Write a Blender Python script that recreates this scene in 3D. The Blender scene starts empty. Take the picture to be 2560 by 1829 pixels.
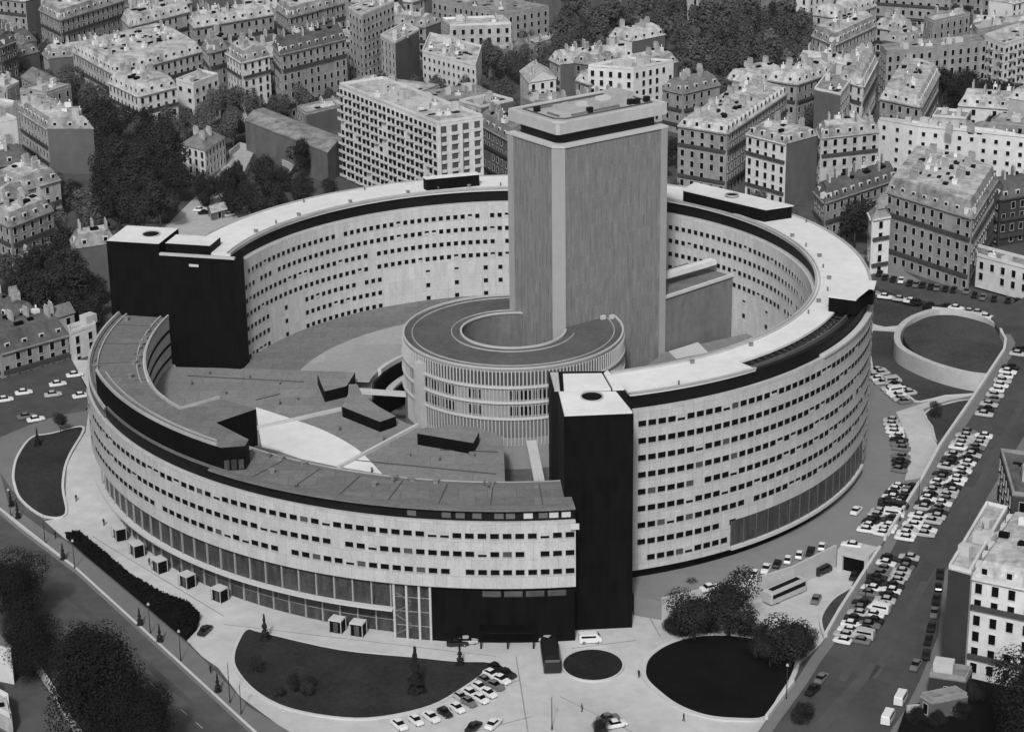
import bpy, bmesh, math, random
from mathutils import Vector, Matrix
random.seed(7)
PI = math.pi
scene = bpy.context.scene
COL = scene.collection

# ------------------------------------------------------------------ camera, sky, sun, exposure
CAM = dict(f=5584.0, pitch=0.365, roll=-0.014, yaw=-0.002, D=476.88, h=200.0, cx=2560/2-3.24, cy=1829/2+32.9)
def cam_axes():
    cp, sp = math.cos(CAM['pitch']), math.sin(CAM['pitch'])
    cyw, syw = math.cos(CAM['yaw']), math.sin(CAM['yaw'])
    fw = Vector((syw*cp, cyw*cp, -sp)); rt = Vector((cyw, -syw, 0)); up = rt.cross(fw)
    c, s = math.cos(CAM['roll']), math.sin(CAM['roll'])
    return fw, c*rt + s*up, -s*rt + c*up
FW, RT, UP = cam_axes()
EYE = Vector((0, -CAM['D'], CAM['h']))
cam = bpy.data.cameras.new('camera')
co = bpy.data.objects.new('camera', cam); COL.objects.link(co)
m = Matrix((RT, UP, -FW)).transposed().to_4x4(); m.translation = EYE
co.matrix_world = m
cam.sensor_fit = 'HORIZONTAL'; cam.sensor_width = 36.0
cam.lens = 36.0*CAM['f']/2560
cam.shift_x = -(CAM['cx']-1280)/2560
cam.shift_y = (CAM['cy']-914.5)/2560
cam.clip_start = 5; cam.clip_end = 6000
scene.camera = co

SUN_EL, SUN_AZ = math.radians(43), math.radians(188)      # azimuth measured clockwise from +Y (camera looks along +Y)
w = bpy.data.worlds.new('World'); scene.world = w; w.use_nodes = True
nt = w.node_tree
bg = nt.nodes['Background']
sky = nt.nodes.new('ShaderNodeTexSky'); sky.sky_type = 'NISHITA'; sky.sun_disc = False
sky.sun_elevation = SUN_EL; sky.sun_rotation = SUN_AZ; sky.dust_density = 4.0
bw = nt.nodes.new('ShaderNodeRGBToBW')
nt.links.new(sky.outputs[0], bw.inputs[0]); nt.links.new(bw.outputs[0], bg.inputs['Color'])
bg.inputs['Strength'].default_value = 0.095
sl = bpy.data.lights.new('sun', 'SUN'); sl.energy = 2.5; sl.angle = math.radians(5); sl.color = (1, 1, 1)
so = bpy.data.objects.new('sun', sl); COL.objects.link(so)
sd = Vector((math.sin(SUN_AZ)*math.cos(SUN_EL), math.cos(SUN_AZ)*math.cos(SUN_EL), math.sin(SUN_EL)))
so.rotation_euler = sd.to_track_quat('Z', 'Y').to_euler()
so.location = (0, -200, 300)
scene.view_settings.view_transform = 'Standard'; scene.view_settings.look = 'None'
scene.view_settings.exposure = 0.15; scene.view_settings.gamma = 1.0

# ------------------------------------------------------------------ surveying helpers
def at(px, py, z):
    d = FW + ((px-CAM['cx'])/CAM['f'])*RT - ((py-CAM['cy'])/CAM['f'])*UP
    return EYE + d*((z-EYE.z)/d.z)
T = 4.09                     # upper level round the tall ring and the town behind
def z_av(y): return max(0.3, min(9.0, T + 0.042*(y+60)))
def at_av(px, py, dz=0):
    z = 4.0
    for _ in range(12): z = z_av(at(px, py, z).y) + dz
    return at(px, py, z)
def smooth(a, b, x):
    t = max(0, min(1, (x-a)/(b-a))); return t*t*(3-2*t)
def z_gr(x, y): return (T-0.06)*smooth(-45, 5, y) - 0.04
def at_gr(px, py, dz=0):
    z = 0.0
    for _ in range(30):
        p = at(px, py, z); z = 0.6*z + 0.4*(z_gr(p.x, p.y)+dz)
    return at(px, py, z)
def pol(r, a): return (r*math.cos(math.radians(a)), r*math.sin(math.radians(a)))

# ------------------------------------------------------------------ materials (all grey: a black and white print)
MATS = {}
def mat(name, v, var=0.25, scale=0.6, rough=0.85, spec=0.2, bump=0.0, scale2=None, metal=0.0, streak=0.0, obvar=0.0):
    if name in MATS: return MATS[name]
    mt = bpy.data.materials.new(name); mt.use_nodes = True
    n = mt.node_tree; b = n.nodes['Principled BSDF']
    b.inputs['Roughness'].default_value = rough
    b.inputs['Specular IOR Level'].default_value = spec
    b.inputs['Metallic'].default_value = metal
    geo = n.nodes.new('ShaderNodeNewGeometry')
    n1 = n.nodes.new('ShaderNodeTexNoise'); n1.inputs['Scale'].default_value = scale; n1.inputs['Detail'].default_value = 6; n1.inputs['Roughness'].default_value = 0.65
    n2 = n.nodes.new('ShaderNodeTexNoise'); n2.inputs['Scale'].default_value = scale2 or scale*0.11; n2.inputs['Detail'].default_value = 3
    n.links.new(geo.outputs['Position'], n1.inputs['Vector'])
    if streak:
        mp = n.nodes.new('ShaderNodeMapping'); mp.inputs['Scale'].default_value = (1, 1, streak)
        n.links.new(geo.outputs['Position'], mp.inputs['Vector']); n.links.new(mp.outputs[0], n2.inputs['Vector'])
    else:
        n.links.new(geo.outputs['Position'], n2.inputs['Vector'])
    ad = n.nodes.new('ShaderNodeMath'); ad.operation = 'ADD'
    n.links.new(n1.outputs['Fac'], ad.inputs[0]); n.links.new(n2.outputs['Fac'], ad.inputs[1])
    src = ad.outputs[0]
    if obvar:
        oi = n.nodes.new('ShaderNodeObjectInfo')
        m3 = n.nodes.new('ShaderNodeMath'); m3.operation = 'MULTIPLY_ADD'
        n.links.new(oi.outputs['Random'], m3.inputs[0]); m3.inputs[1].default_value = obvar; n.links.new(src, m3.inputs[2]); src = m3.outputs[0]
    mr = n.nodes.new('ShaderNodeMapRange')
    mr.inputs['From Min'].default_value = 0.6; mr.inputs['From Max'].default_value = 1.4+obvar
    mr.inputs['To Min'].default_value = v*(1-var); mr.inputs['To Max'].default_value = v*(1+var)
    mr.clamp = False
    n.links.new(src, mr.inputs['Value'])
    mx = n.nodes.new('ShaderNodeMath'); mx.operation = 'MAXIMUM'; mx.inputs[1].default_value = v*0.3
    n.links.new(mr.outputs[0], mx.inputs[0])
    n.links.new(mx.outputs[0], b.inputs['Base Color'])
    if bump:
        bp = n.nodes.new('ShaderNodeBump'); bp.inputs['Strength'].default_value = bump; bp.inputs['Distance'].default_value = 0.2
        n.links.new(n1.outputs['Fac'], bp.inputs['Height']); n.links.new(bp.outputs[0], b.inputs['Normal'])
    MATS[name] = mt
    return mt
def panel_mat(name, v, bw_, bh, mortar=0.02, dark=0.6, var=0.10, rough=0.7, offset=0.0, mott=1.0):
    """cladding laid out in metres on the UV map: panels with thin joints and slight differences from panel to panel"""
    if name in MATS: return MATS[name]
    mt = bpy.data.materials.new(name); mt.use_nodes = True
    n = mt.node_tree; b = n.nodes['Principled BSDF']
    b.inputs['Roughness'].default_value = rough; b.inputs['Specular IOR Level'].default_value = 0.25
    uv = n.nodes.new('ShaderNodeUVMap')
    br = n.nodes.new('ShaderNodeTexBrick'); br.offset = offset; br.squash = 1
    br.inputs['Scale'].default_value = 1.0; br.inputs['Brick Width'].default_value = bw_; br.inputs['Row Height'].default_value = bh
    br.inputs['Mortar Size'].default_value = mortar; br.inputs['Mortar Smooth'].default_value = 0.2
    g = lambda k: (v*k, v*k, v*k, 1)
    br.inputs['Color1'].default_value = g(1-var); br.inputs['Color2'].default_value = g(1+var); br.inputs['Mortar'].default_value = g(dark)
    n.links.new(uv.outputs[0], br.inputs['Vector'])
    no = n.nodes.new('ShaderNodeTexNoise'); no.inputs['Scale'].default_value = 0.8; no.inputs['Detail'].default_value = 8; no.inputs['Roughness'].default_value = 0.75
    geo = n.nodes.new('ShaderNodeNewGeometry'); mp = n.nodes.new('ShaderNodeMapping'); mp.inputs['Scale'].default_value = (1, 1, 0.28)
    n.links.new(geo.outputs['Position'], mp.inputs['Vector']); n.links.new(mp.outputs[0], no.inputs['Vector'])
    mr = n.nodes.new('ShaderNodeMapRange'); mr.inputs['From Min'].default_value = 0.25; mr.inputs['From Max'].default_value = 0.75
    mr.inputs['To Min'].default_value = 1-0.18*mott; mr.inputs['To Max'].default_value = 1+0.15*mott
    n.links.new(no.outputs['Fac'], mr.inputs['Value'])
    mu = n.nodes.new('ShaderNodeMix'); mu.data_type = 'RGBA'; mu.blend_type = 'MULTIPLY'; mu.inputs['Factor'].default_value = 1.0
    n.links.new(br.outputs['Color'], mu.inputs['A']); n.links.new(mr.outputs[0], mu.inputs['B'])
    nf = n.nodes.new('ShaderNodeTexNoise'); nf.inputs['Scale'].default_value = 2.6; nf.inputs['Detail'].default_value = 4; nf.inputs['Roughness'].default_value = 0.8
    n.links.new(geo.outputs['Position'], nf.inputs['Vector'])
    mf = n.nodes.new('ShaderNodeMapRange'); mf.inputs['From Min'].default_value = 0.3; mf.inputs['From Max'].default_value = 0.7
    mf.inputs['To Min'].default_value = 0.86; mf.inputs['To Max'].default_value = 1.12; n.links.new(nf.outputs['Fac'], mf.inputs['Value'])
    m2 = n.nodes.new('ShaderNodeMix'); m2.data_type = 'RGBA'; m2.blend_type = 'MULTIPLY'; m2.inputs['Factor'].default_value = 1.0
    n.links.new(mu.outputs['Result'], m2.inputs['A']); n.links.new(mf.outputs[0], m2.inputs['B'])
    n.links.new(m2.outputs['Result'], b.inputs['Base Color'])
    MATS[name] = mt
    return mt

M_facade = panel_mat('pale_mosaic_panels', 0.425, 2.36, 3.6, 0.05, 0.74, 0.07)
M_inner = panel_mat('pale_mosaic_panels_court', 0.48, 1.76, 3.6, 0.04, 0.80, 0.06)
M_black = panel_mat('black_aluminium', 0.0032, 1.5, 3.6, 0.05, 2.2, 0.35, 0.6)
M_black.node_tree.nodes['Principled BSDF'].inputs['Specular IOR Level'].default_value = 0.08
M_attic = mat('dark_attic_cladding', 0.008, 0.6, 1.2, 0.5, 0.12)
M_white = mat('white_roof_sheet', 0.62, 0.16, 0.35, 0.8, 0.2)
M_parapet = mat('parapet_concrete', 0.34, 0.25, 0.9, 0.8)
M_greyroof = panel_mat('grey_felt_roof', 0.150, 5.5, 3.6, 0.07, 0.7, 0.10, 0.95, 0.4, 1.7)
M_greyroof2 = panel_mat('mid_grey_roof', 0.195, 9.0, 5.0, 0.07, 0.75, 0.09, 0.95, 0.3, 1.6)
M_glass = mat('dark_window_glass', 0.004, 0.3, 2, 0.5, 0.06)
M_hallglass = mat('hall_glazing', 0.048, 0.8, 1.6, 0.35, 0.3, streak=0.25, scale2=0.9)
M_frame = mat('window_frame_grey', 0.36, 0.1, 1, 0.6)
M_concrete = mat('concrete', 0.40, 0.18, 0.7, 0.85, 0.2)
M_concrete_l = mat('pale_concrete', 0.46, 0.12, 0.7, 0.85, 0.2)
M_tower = None
M_lawn = mat('lawn_grass', 0.026, 0.6, 1.1, 1.0, 0.05, 0.4, scale2=0.09)
M_lawn_d = mat('dark_planting', 0.006, 0.5, 1.2, 1.0, 0.05, 0.5)
M_lawn_l = mat('lawn_grass_pale', 0.054, 0.5, 1.2, 1.0, 0.05, 0.3, scale2=0.07)
M_pave = mat('pale_pavement', 0.43, 0.24, 0.30, 0.9, 0.15, scale2=0.04)
M_pave_d = mat('grey_asphalt_forecourt', 0.185, 0.14, 0.3, 0.9, 0.15, scale2=0.04)
M_road = mat('road_asphalt', 0.062, 0.4, 0.25, 0.9, 0.2, scale2=0.04)
M_side = mat('grey_sidewalk', 0.15, 0.15, 0.4, 0.9, 0.15)
M_town = mat('town_ground', 0.075, 0.5, 0.15, 0.95, 0.1, scale2=0.02)
M_kerb = mat('kerb_stone', 0.46, 0.1, 1.0, 0.8)
M_earth = mat('pale_gravel_yard', 0.36, 0.25, 0.5, 0.95, 0.1)

# ------------------------------------------------------------------ mesh helpers
class MB:
    def __init__(s): s.bm = bmesh.new(); s.uv = s.bm.loops.layers.uv.new('UVMap')
    def face(s, pts, mi=0, uvs=None, smooth=False):
        vs = [s.bm.verts.new(p) for p in pts]
        try: f = s.bm.faces.new(vs)
        except ValueError: return None
        f.material_index = mi; f.smooth = smooth
        if uvs:
            for l, u in zip(f.loops, uvs): l[s.uv].uv = u
        return f
    def wallquad(s, a, b, z0, z1, mi=0, u0=0.0, za=None, zb=None):
        L = math.hypot(b[0]-a[0], b[1]-a[1])
        s.face([(a[0], a[1], z0), (b[0], b[1], z0), (b[0], b[1], z1), (a[0], a[1], z1)], mi, [(u0, z0), (u0+L, z0), (u0+L, z1), (u0, z1)])
        return u0+L
    def prism(s, pts, z0, z1, mi=0, mtop=None, bottom=True):
        """pts: 2-D outline; z0/z1 numbers or functions of (x, y)"""
        f0 = z0 if callable(z0) else (lambda x, y: z0); f1 = z1 if callable(z1) else (lambda x, y: z1)
        P = [(p[0], p[1]) for p in pts]
        ar = sum(P[i][0]*P[(i+1) % len(P)][1]-P[(i+1) % len(P)][0]*P[i][1] for i in range(len(P)))
        if ar < 0: P.reverse()
        u = 0
        for i in range(len(P)):
            a, b = P[i], P[(i+1) % len(P)]; L = math.hypot(b[0]-a[0], b[1]-a[1])
            s.face([(a[0], a[1], f0(*a)), (b[0], b[1], f0(*b)), (b[0], b[1], f1(*b)), (a[0], a[1], f1(*a))], mi,
                   [(u, f0(*a)), (u+L, f0(*b)), (u+L, f1(*b)), (u, f1(*a))]); u += L
        mt_ = mi if mtop is None else mtop
        t = s.face([(p[0], p[1], f1(*p)) for p in P], mt_, [(p[0], p[1]) for p in P])
        fs = [t]
        if bottom: fs.append(s.face([(p[0], p[1], f0(*p)) for p in reversed(P)], mi, [(p[0], p[1]) for p in reversed(P)]))
        fs = [f for f in fs if f and len(f.verts) > 4]
        if fs: bmesh.ops.triangulate(s.bm, faces=fs)
    def box(s, cx, cy, z0, sx, sy, z1, rz=0.0, mi=0, mtop=None):
        c, q = math.cos(rz), math.sin(rz)
        s.prism([(cx+c*x-q*y, cy+q*x+c*y) for x, y in ((-sx/2, -sy/2), (sx/2, -sy/2), (sx/2, sy/2), (-sx/2, sy/2))], z0, z1, mi, mtop)
    def sector(s, r0, r1, z0, z1, a0, a1, n=None, mi=0, mtop=None, c=(0, 0), minner=None):
        n = n or max(2, int(abs(a1-a0)/1.5)); mtop = mi if mtop is None else mtop; minner = mi if minner is None else minner
        A = [a0+(a1-a0)*i/n for i in range(n+1)]
        O = [(c[0]+r1*math.cos(math.radians(a)), c[1]+r1*math.sin(math.radians(a))) for a in A]
        I = [(c[0]+r0*math.cos(math.radians(a)), c[1]+r0*math.sin(math.radians(a))) for a in A]
        for i in range(n):
            uo0, uo1 = r1*math.radians(A[i]), r1*math.radians(A[i+1]); ui0, ui1 = r0*math.radians(A[i]), r0*math.radians(A[i+1])
            s.face([(*O[i], z0), (*O[i+1], z0), (*O[i+1], z1), (*O[i], z1)], mi, [(uo0, z0), (uo1, z0), (uo1, z1), (uo0, z1)])
            s.face([(*I[i+1], z0), (*I[i], z0), (*I[i], z1), (*I[i+1], z1)], minner, [(ui1, z0), (ui0, z0), (ui0, z1), (ui1, z1)])
            s.face([(*I[i], z1), (*O[i], z1), (*O[i+1], z1), (*I[i+1], z1)], mtop, [I[i], O[i], O[i+1], I[i+1]])
            s.face([(*I[i+1], z0), (*O[i+1], z0), (*O[i], z0), (*I[i], z0)], mi)
        if abs(a1-a0) < 359.9:
            s.face([(*I[0], z0), (*O[0], z0), (*O[0], z1), (*I[0], z1)], mi)
            s.face([(*O[-1], z0), (*I[-1], z0), (*I[-1], z1), (*O[-1], z1)], mi)
    def tube(s, p, q, r0, r1=None, n=8, mi=0):
        p, q = Vector(p), Vector(q); r1 = r0 if r1 is None else r1; d = (q-p)
        if d.length < 1e-6: return
        d.normalize(); a = d.orthogonal().normalized(); b = d.cross(a)
        P = [p+r0*(a*math.cos(2*PI*i/n)+b*math.sin(2*PI*i/n)) for i in range(n)]
        Q = [q+r1*(a*math.cos(2*PI*i/n)+b*math.sin(2*PI*i/n)) for i in range(n)]
        for i in range(n):
            j = (i+1) % n; s.face([P[i], P[j], Q[j], Q[i]], mi, smooth=True)
        s.face(list(reversed(P)), mi); s.face(Q, mi)
    def bar(s, p, q, wd, h, mi=0):
        """box beam from p to q (bottom centreline), width wd, height h"""
        p, q = Vector(p), Vector(q); d = Vector((q.x-p.x, q.y-p.y, 0)).normalized(); nrm = Vector((-d.y, d.x, 0))*wd/2; u = Vector((0, 0, h))
        a = [p-nrm, p+nrm, p+nrm+u, p-nrm+u]; b = [q-nrm, q+nrm, q+nrm+u, q-nrm+u]
        s.face(a[::-1] if False else [a[0], a[3], a[2], a[1]], mi); s.face([b[0], b[1], b[2], b[3]], mi)
        for i in range(4):
            j = (i+1) % 4; s.face([a[i], a[j], b[j], b[i]], mi)
    def mesh(s, name, mats):
        bmesh.ops.remove_doubles(s.bm, verts=s.bm.verts, dist=1e-4)
        bmesh.ops.recalc_face_normals(s.bm, faces=s.bm.faces)
        me = bpy.data.meshes.new(name); s.bm.to_mesh(me); s.bm.free()
        for mm in (mats if isinstance(mats, (list, tuple)) else [mats]):
            if mm: me.materials.append(mm)
        return me
    def build(s, name, mats, parent=None, loc=None, rz=0.0):
        return link(name, s.mesh(name, mats), parent, loc, rz)
def link(name, data, parent=None, loc=None, rz=0.0):
    o = bpy.data.objects.new(name, data); COL.objects.link(o)
    if parent: o.parent = parent
    if loc is not None: o.location = loc
    if rz: o.rotation_euler = (0, 0, rz)
    return o
def tag(o, label=None, cat=None, group=None, kind=None):
    if label: o['label'] = label
    if cat: o['category'] = cat
    if group: o['group'] = group
    if kind: o['kind'] = kind
    return o
def thing(name, label, cat, loc=(0, 0, 0), rz=0.0, group=None):
    return tag(link(name, None, None, loc, rz), label, cat, group)
def curve(pts, n=6, closed=True):
    """Catmull-Rom through 2-D points"""
    out = []; N = len(pts); P = [Vector((p[0], p[1])) for p in pts]
    rng = range(N) if closed else range(N-1)
    for i in rng:
        if closed: a, b, c, d = P[(i-1) % N], P[i], P[(i+1) % N], P[(i+2) % N]
        else: a, b, c, d = P[max(i-1, 0)], P[i], P[i+1], P[min(i+2, N-1)]
        for k in range(n):
            t = k/n
            out.append(tuple(0.5*((2*b)+(c-a)*t+(2*a-5*b+4*c-d)*t*t+(3*b-a-3*c+d)*t*t*t)))
    if not closed: out.append(tuple(P[-1]))
    return out
def ribbon(mb, pts, wd, z0, z1, closed=False, mi=0):
    """wall or kerb of constant width following 2-D points; z0/z1 numbers or functions"""
    f0 = z0 if callable(z0) else (lambda x, y: z0); f1 = z1 if callable(z1) else (lambda x, y: z1)
    N = len(pts); L = []; R = []
    for i in range(N):
        a = pts[(i-1) % N] if (closed or i > 0) else pts[i]; b = pts[(i+1) % N] if (closed or i < N-1) else pts[i]
        dx, dy = b[0]-a[0], b[1]-a[1]; l = math.hypot(dx, dy) or 1; nx, ny = -dy/l*wd/2, dx/l*wd/2
        L.append((pts[i][0]+nx, pts[i][1]+ny)); R.append((pts[i][0]-nx, pts[i][1]-ny))
    for i in range(N if closed else N-1):
        j = (i+1) % N
        z = lambda f, p: f(*p)
        for A, B in ((R[i], R[j]), (L[j], L[i])):
            mb.face([(*A, f0(*A)), (*B, f0(*B)), (*B, f1(*B)), (*A, f1(*A))], mi)
        mb.face([(*L[i], f1(*L[i])), (*R[i], f1(*R[i])), (*R[j], f1(*R[j])), (*L[j], f1(*L[j]))], mi)
    if not closed:
        for i in (0, N-1):
            mb.face([(*L[i], f0(*L[i])), (*R[i], f0(*R[i])), (*R[i], f1(*R[i])), (*L[i], f1(*L[i]))], mi)
def px2(lst, z): return [tuple(at(x, y, z)[:2]) for x, y in lst]
def av2(lst): return [tuple(at_av(x, y)[:2]) for x, y in lst]
def gr2(lst): return [tuple(at_gr(x, y)[:2]) for x, y in lst]
def sheet(name, outline, z0, z1, m_, kind='structure'):
    b = MB(); b.prism(outline, z0, z1, 0); return tag(b.build(name, m_), kind=kind)

# ------------------------------------------------------------------ window unit: frame standing proud of the wall, dark pane set in it
def window_mesh(name, wd, ht, frame=0.10, mullion=False, depth=0.09, mats=None, sill=True):
    b = MB()
    b.face([(-wd/2, -0.025, -ht/2), (wd/2, -0.025, -ht/2), (wd/2, -0.025, ht/2), (-wd/2, -0.025, ht/2)], 1)
    def fr(x0, x1, z0, z1, d=depth):
        b.prism([(x0, -d), (x1, -d), (x1, 0.0), (x0, 0.0)], z0, z1, 0)
    fr(-wd/2-frame, -wd/2, -ht/2, ht/2); fr(wd/2, wd/2+frame, -ht/2, ht/2)
    fr(-wd/2-frame, wd/2+frame, ht/2, ht/2+frame)
    fr(-wd/2-frame, wd/2+frame, -ht/2-frame, -ht/2, depth*2 if sill else depth)
    if mullion: fr(-0.03, 0.03, -ht/2, ht/2, 0.05)
    return b.mesh(name, mats or [M_frame, M_glass])
def ring_windows(parent, me, R, rows, a0, a1, step, outward=True, skip=None, limit=100, wd=1.62, ht=1.2, blind=0.015):
    """windows in rows round a ring: the nearest ones as parts, the rest as one grid"""
    lst = []
    n = int(round((a1-a0)/step))
    for k, z in enumerate(rows):
        for i in range(n):
            a = a0+(i+0.5)*step
            if skip and skip(k, a): continue
            x, y = pol(R, a); lst.append((Vector((x, y, z)), a))
    def depth(e): return (e[0]-EYE).length
    lst.sort(key=depth)
    rest = MB()
    for i, (p, a) in enumerate(lst):
        rz = math.radians(a+90) if outward else math.radians(a-90)
        if random.random() < blind: continue
        if i < limit: link('window', random.choices(me, (16, 1, 2))[0] if isinstance(me, tuple) else me, parent, p, rz)
        else:
            c, s = math.cos(rz), math.sin(rz); nx, ny = s, -c
            def q(u, v, d): return (p.x+c*u+nx*d, p.y+s*u+ny*d, p.z+v)
            h2 = ht if random.random() > .12 else ht*.5
            zt = ht/2
            rest.face([q(-wd/2, zt-h2, .03), q(wd/2, zt-h2, .03), q(wd/2, zt, .03), q(-wd/2, zt, .03)], 1)
            f = 0.06
            for (u0, u1, v0, v1) in ((-wd/2-f, -wd/2, -ht/2, ht/2), (wd/2, wd/2+f, -ht/2, ht/2), (-wd/2-f, wd/2+f, ht/2, ht/2+f), (-wd/2-f, wd/2+f, -ht/2-f, -ht/2)):
                F = [q(u0, v0, .09), q(u1, v0, .09), q(u1, v1, .09), q(u0, v1, .09)]; B = [q(u0, v0, 0), q(u1, v0, 0), q(u1, v1, 0), q(u0, v1, 0)]
                rest.face(F, 0); rest.face([B[3], B[2], F[2], F[3]], 0); rest.face([B[0], F[0], F[1], B[1]], 0)
    if len(lst) > limit: tag(rest.build('window_rows', [M_frame, M_glass], parent), kind='stuff')

# ================================================================== THE SETTING
# one ground sheet to the horizon, with a rise from the quay level to the level of the town
b = MB(); ys = [-900, -420, -200, -120, -80, -60] + [-50+5*i for i in range(13)] + [40, 100, 300, 700, 1500, 3000]
for i in range(len(ys)-1):
    b.face([(-2600, ys[i], z_gr(0, ys[i])), (2600, ys[i], z_gr(0, ys[i])), (2600, ys[i+1], z_gr(0, ys[i+1])), (-2600, ys[i+1], z_gr(0, ys[i+1]))])
tag(b.build('ground', M_town), kind='structure')
# pale forecourt in front of the building
fore = gr2([(180, 900), (235, 1000), (140, 1150), (165, 1230), (162, 1292), (112, 1302), (162, 1346), (330, 1440), (462, 1595), (505, 1640), (545, 1668), (600, 1740), (720, 1829), (900, 1900), (1500, 1960), (1930, 1900), (1920, 1790), (2000, 1660), (2060, 1600), (2110, 1500), (2160, 1400), (1660, 1400), (1580, 1380), (1300, 1300), (600, 1300), (350, 1150), (230, 1000), (225, 900)])
def zf(d): return lambda x, y: z_gr(x, y)+d
def drape(name, outline, dz, m_, n=0):
    """flat polygon laid on the ground sheet (cut finely across the slope)"""
    bm = bmesh.new(); f = bm.faces.new([bm.verts.new((p[0], p[1], 0)) for p in outline])
    bmesh.ops.triangulate(bm, faces=[f])
    for y in range(-45, 8, 4):
        g = bm.verts[:]+bm.edges[:]+bm.faces[:]
        bmesh.ops.bisect_plane(bm, geom=g, plane_co=(0, y, 0), plane_no=(0, 1, 0))
    for v in bm.verts: v.co.z = z_gr(v.co.x, v.co.y)+dz
    bmesh.ops.recalc_face_normals(bm, faces=bm.faces)
    me = bpy.data.meshes.new(name); bm.to_mesh(me); bm.free(); me.materials.append(m_)
    for p in me.polygons:
        if p.normal.z < 0: p.flip()
    return tag(link(name, me), kind='structure')
drape('forecourt', fore, 0.03, M_pave)
# the quay road along the lower left and its sidewalk
road = gr2([(-60, 1225), (0, 1274), (191, 1423), (450, 1659), (630, 1824), (760, 1940), (200, 2100), (-400, 1900), (-300, 1400)])
drape('quay_road', road, 0.02, mat('quay_asphalt', 0.078, 0.4, 0.25, 0.9, 0.2, scale2=0.05))
side = gr2([(-120, 1090), (0, 1180), (20, 1255), (120, 1330), (165, 1352), (330, 1490), (470, 1610), (560, 1700), (620, 1765), (760, 1850), (860, 1960), (760, 1960), (630, 1836), (450, 1671), (191, 1435), (0, 1286), (-130, 1180)])
drape('quay_sidewalk', side, 0.06, M_side)
b = MB(); ribbon(b, gr2([(-60, 1222), (0, 1272), (191, 1421), (450, 1657), (630, 1822), (760, 1938)]), 0.5, -0.2, lambda x, y: z_gr(x, y)+0.18)
tag(b.build('quay_kerb', M_kerb), kind='structure')
drape('left_sidewalk', gr2([(-60, 1120), (70, 1064), (140, 1040), (222, 1025), (214, 1080), (168, 1160), (160, 1290), (110, 1300), (30, 1225), (0, 1180), (-80, 1160)]), 0.04, M_side)
# side street at far left
street = gr2([(-80, 1000), (60, 985), (215, 935), (240, 880), (250, 700), (200, 720), (180, 900), (120, 940), (-80, 975)])
drape('left_street', gr2([(-150, 1150), (-100, 985), (80, 950), (200, 905), (250, 700), (300, 640), (330, 640), (290, 760), (240, 880), (215, 1000), (120, 1060), (20, 1130)]), 0.025, M_road)
# upper terrace round the tall ring
ter = [pol(79, a) for a in range(-74, 61, 3)]
ter_out = px2([(1990, 620), (2200, 640), (2330, 720), (2420, 830), (2470, 941), (2352, 1115), (2250, 1290), (2212, 1351), (2172, 1394), (2164, 1389), (2098, 1374), (2090, 1368), (1983, 1421), (1882, 1452), (1654, 1502), (1585, 1490)], T)
sheet('terrace', ter+ter_out, -1.0, T, M_pave_d)
# avenue on the right
bal = [(2502, 835), (2514, 855), (2510, 880), (2470, 941), (2433, 998), (2352, 1115), (2303, 1205), (2250, 1290), (2212, 1351), (2200, 1374), (2100, 1529), (2064, 1592), (2020, 1650), (1983, 1709), (1916, 1798), (1860, 1880)]
avl = av2(bal)
avr = [(avl[-1][0]+140, avl[-1][1]-10), (300, -60), (300, 300), (avl[0][0]+150, 260), (avl[0][0], avl[0][1]+12)]
def avenue_sheet(name, outline, dz, m_, skirt=True):
    bm = bmesh.new(); f = bm.faces.new([bm.verts.new((p[0], p[1], 0)) for p in outline])
    bmesh.ops.triangulate(bm, faces=[f])
    for y in range(-150, 62, 12):
        bmesh.ops.bisect_plane(bm, geom=bm.verts[:]+bm.edges[:]+bm.faces[:], plane_co=(0, y, 0), plane_no=(0, 1, 0))
    for v in bm.verts: v.co.z = z_av(v.co.y)+dz
    bmesh.ops.recalc_face_normals(bm, faces=bm.faces)
    if bm.faces[:][0].normal.z < 0: bmesh.ops.reverse_faces(bm, faces=bm.faces)
    if skirt:
        r = bmesh.ops.extrude_edge_only(bm, edges=[e for e in bm.edges if e.is_boundary])
        for g in r['geom']:
            if isinstance(g, bmesh.types.BMVert): g.co.z = -1.2
    me = bpy.data.meshes.new(name); bm.to_mesh(me); bm.free(); me.materials.append(m_)
    return tag(link(name, me), kind='structure')
avenue_sheet('avenue', avl+avr, 0.0, M_road)
# avenue pavement behind the balustrade
wk = [(p[0]+2.3, p[1]-0.5) for p in avl]
avenue_sheet('avenue_sidewalk', [(p[0]+0.2, p[1]) for p in avl]+wk[::-1], 0.08, M_side, False)
rside = av2([(2560, 1090), (2470, 1240), (2362, 1430), (2345, 1590), (2300, 1700), (2262, 1775), (2210, 1850), (2240, 1850), (2400, 1640), (2420, 1440), (2560, 1240)])
avenue_sheet('avenue_right_sidewalk', rside, 0.07, M_side, False)
# cross street at top right
def z_cs(x, y): return T+0.2+4.2*smooth(78, 150, x)
cs = px2([(2170, 690), (2344, 770), (2480, 806), (2520, 850), (2640, 860), (2640, 790), (2560, 770), (2400, 728), (2250, 690), (2150, 655)], 7.0)
b = MB(); b.prism(cs, -1, lambda x, y: z_cs(x, y), 0); tag(b.build('cross_street', M_road), kind='structure')
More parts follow.
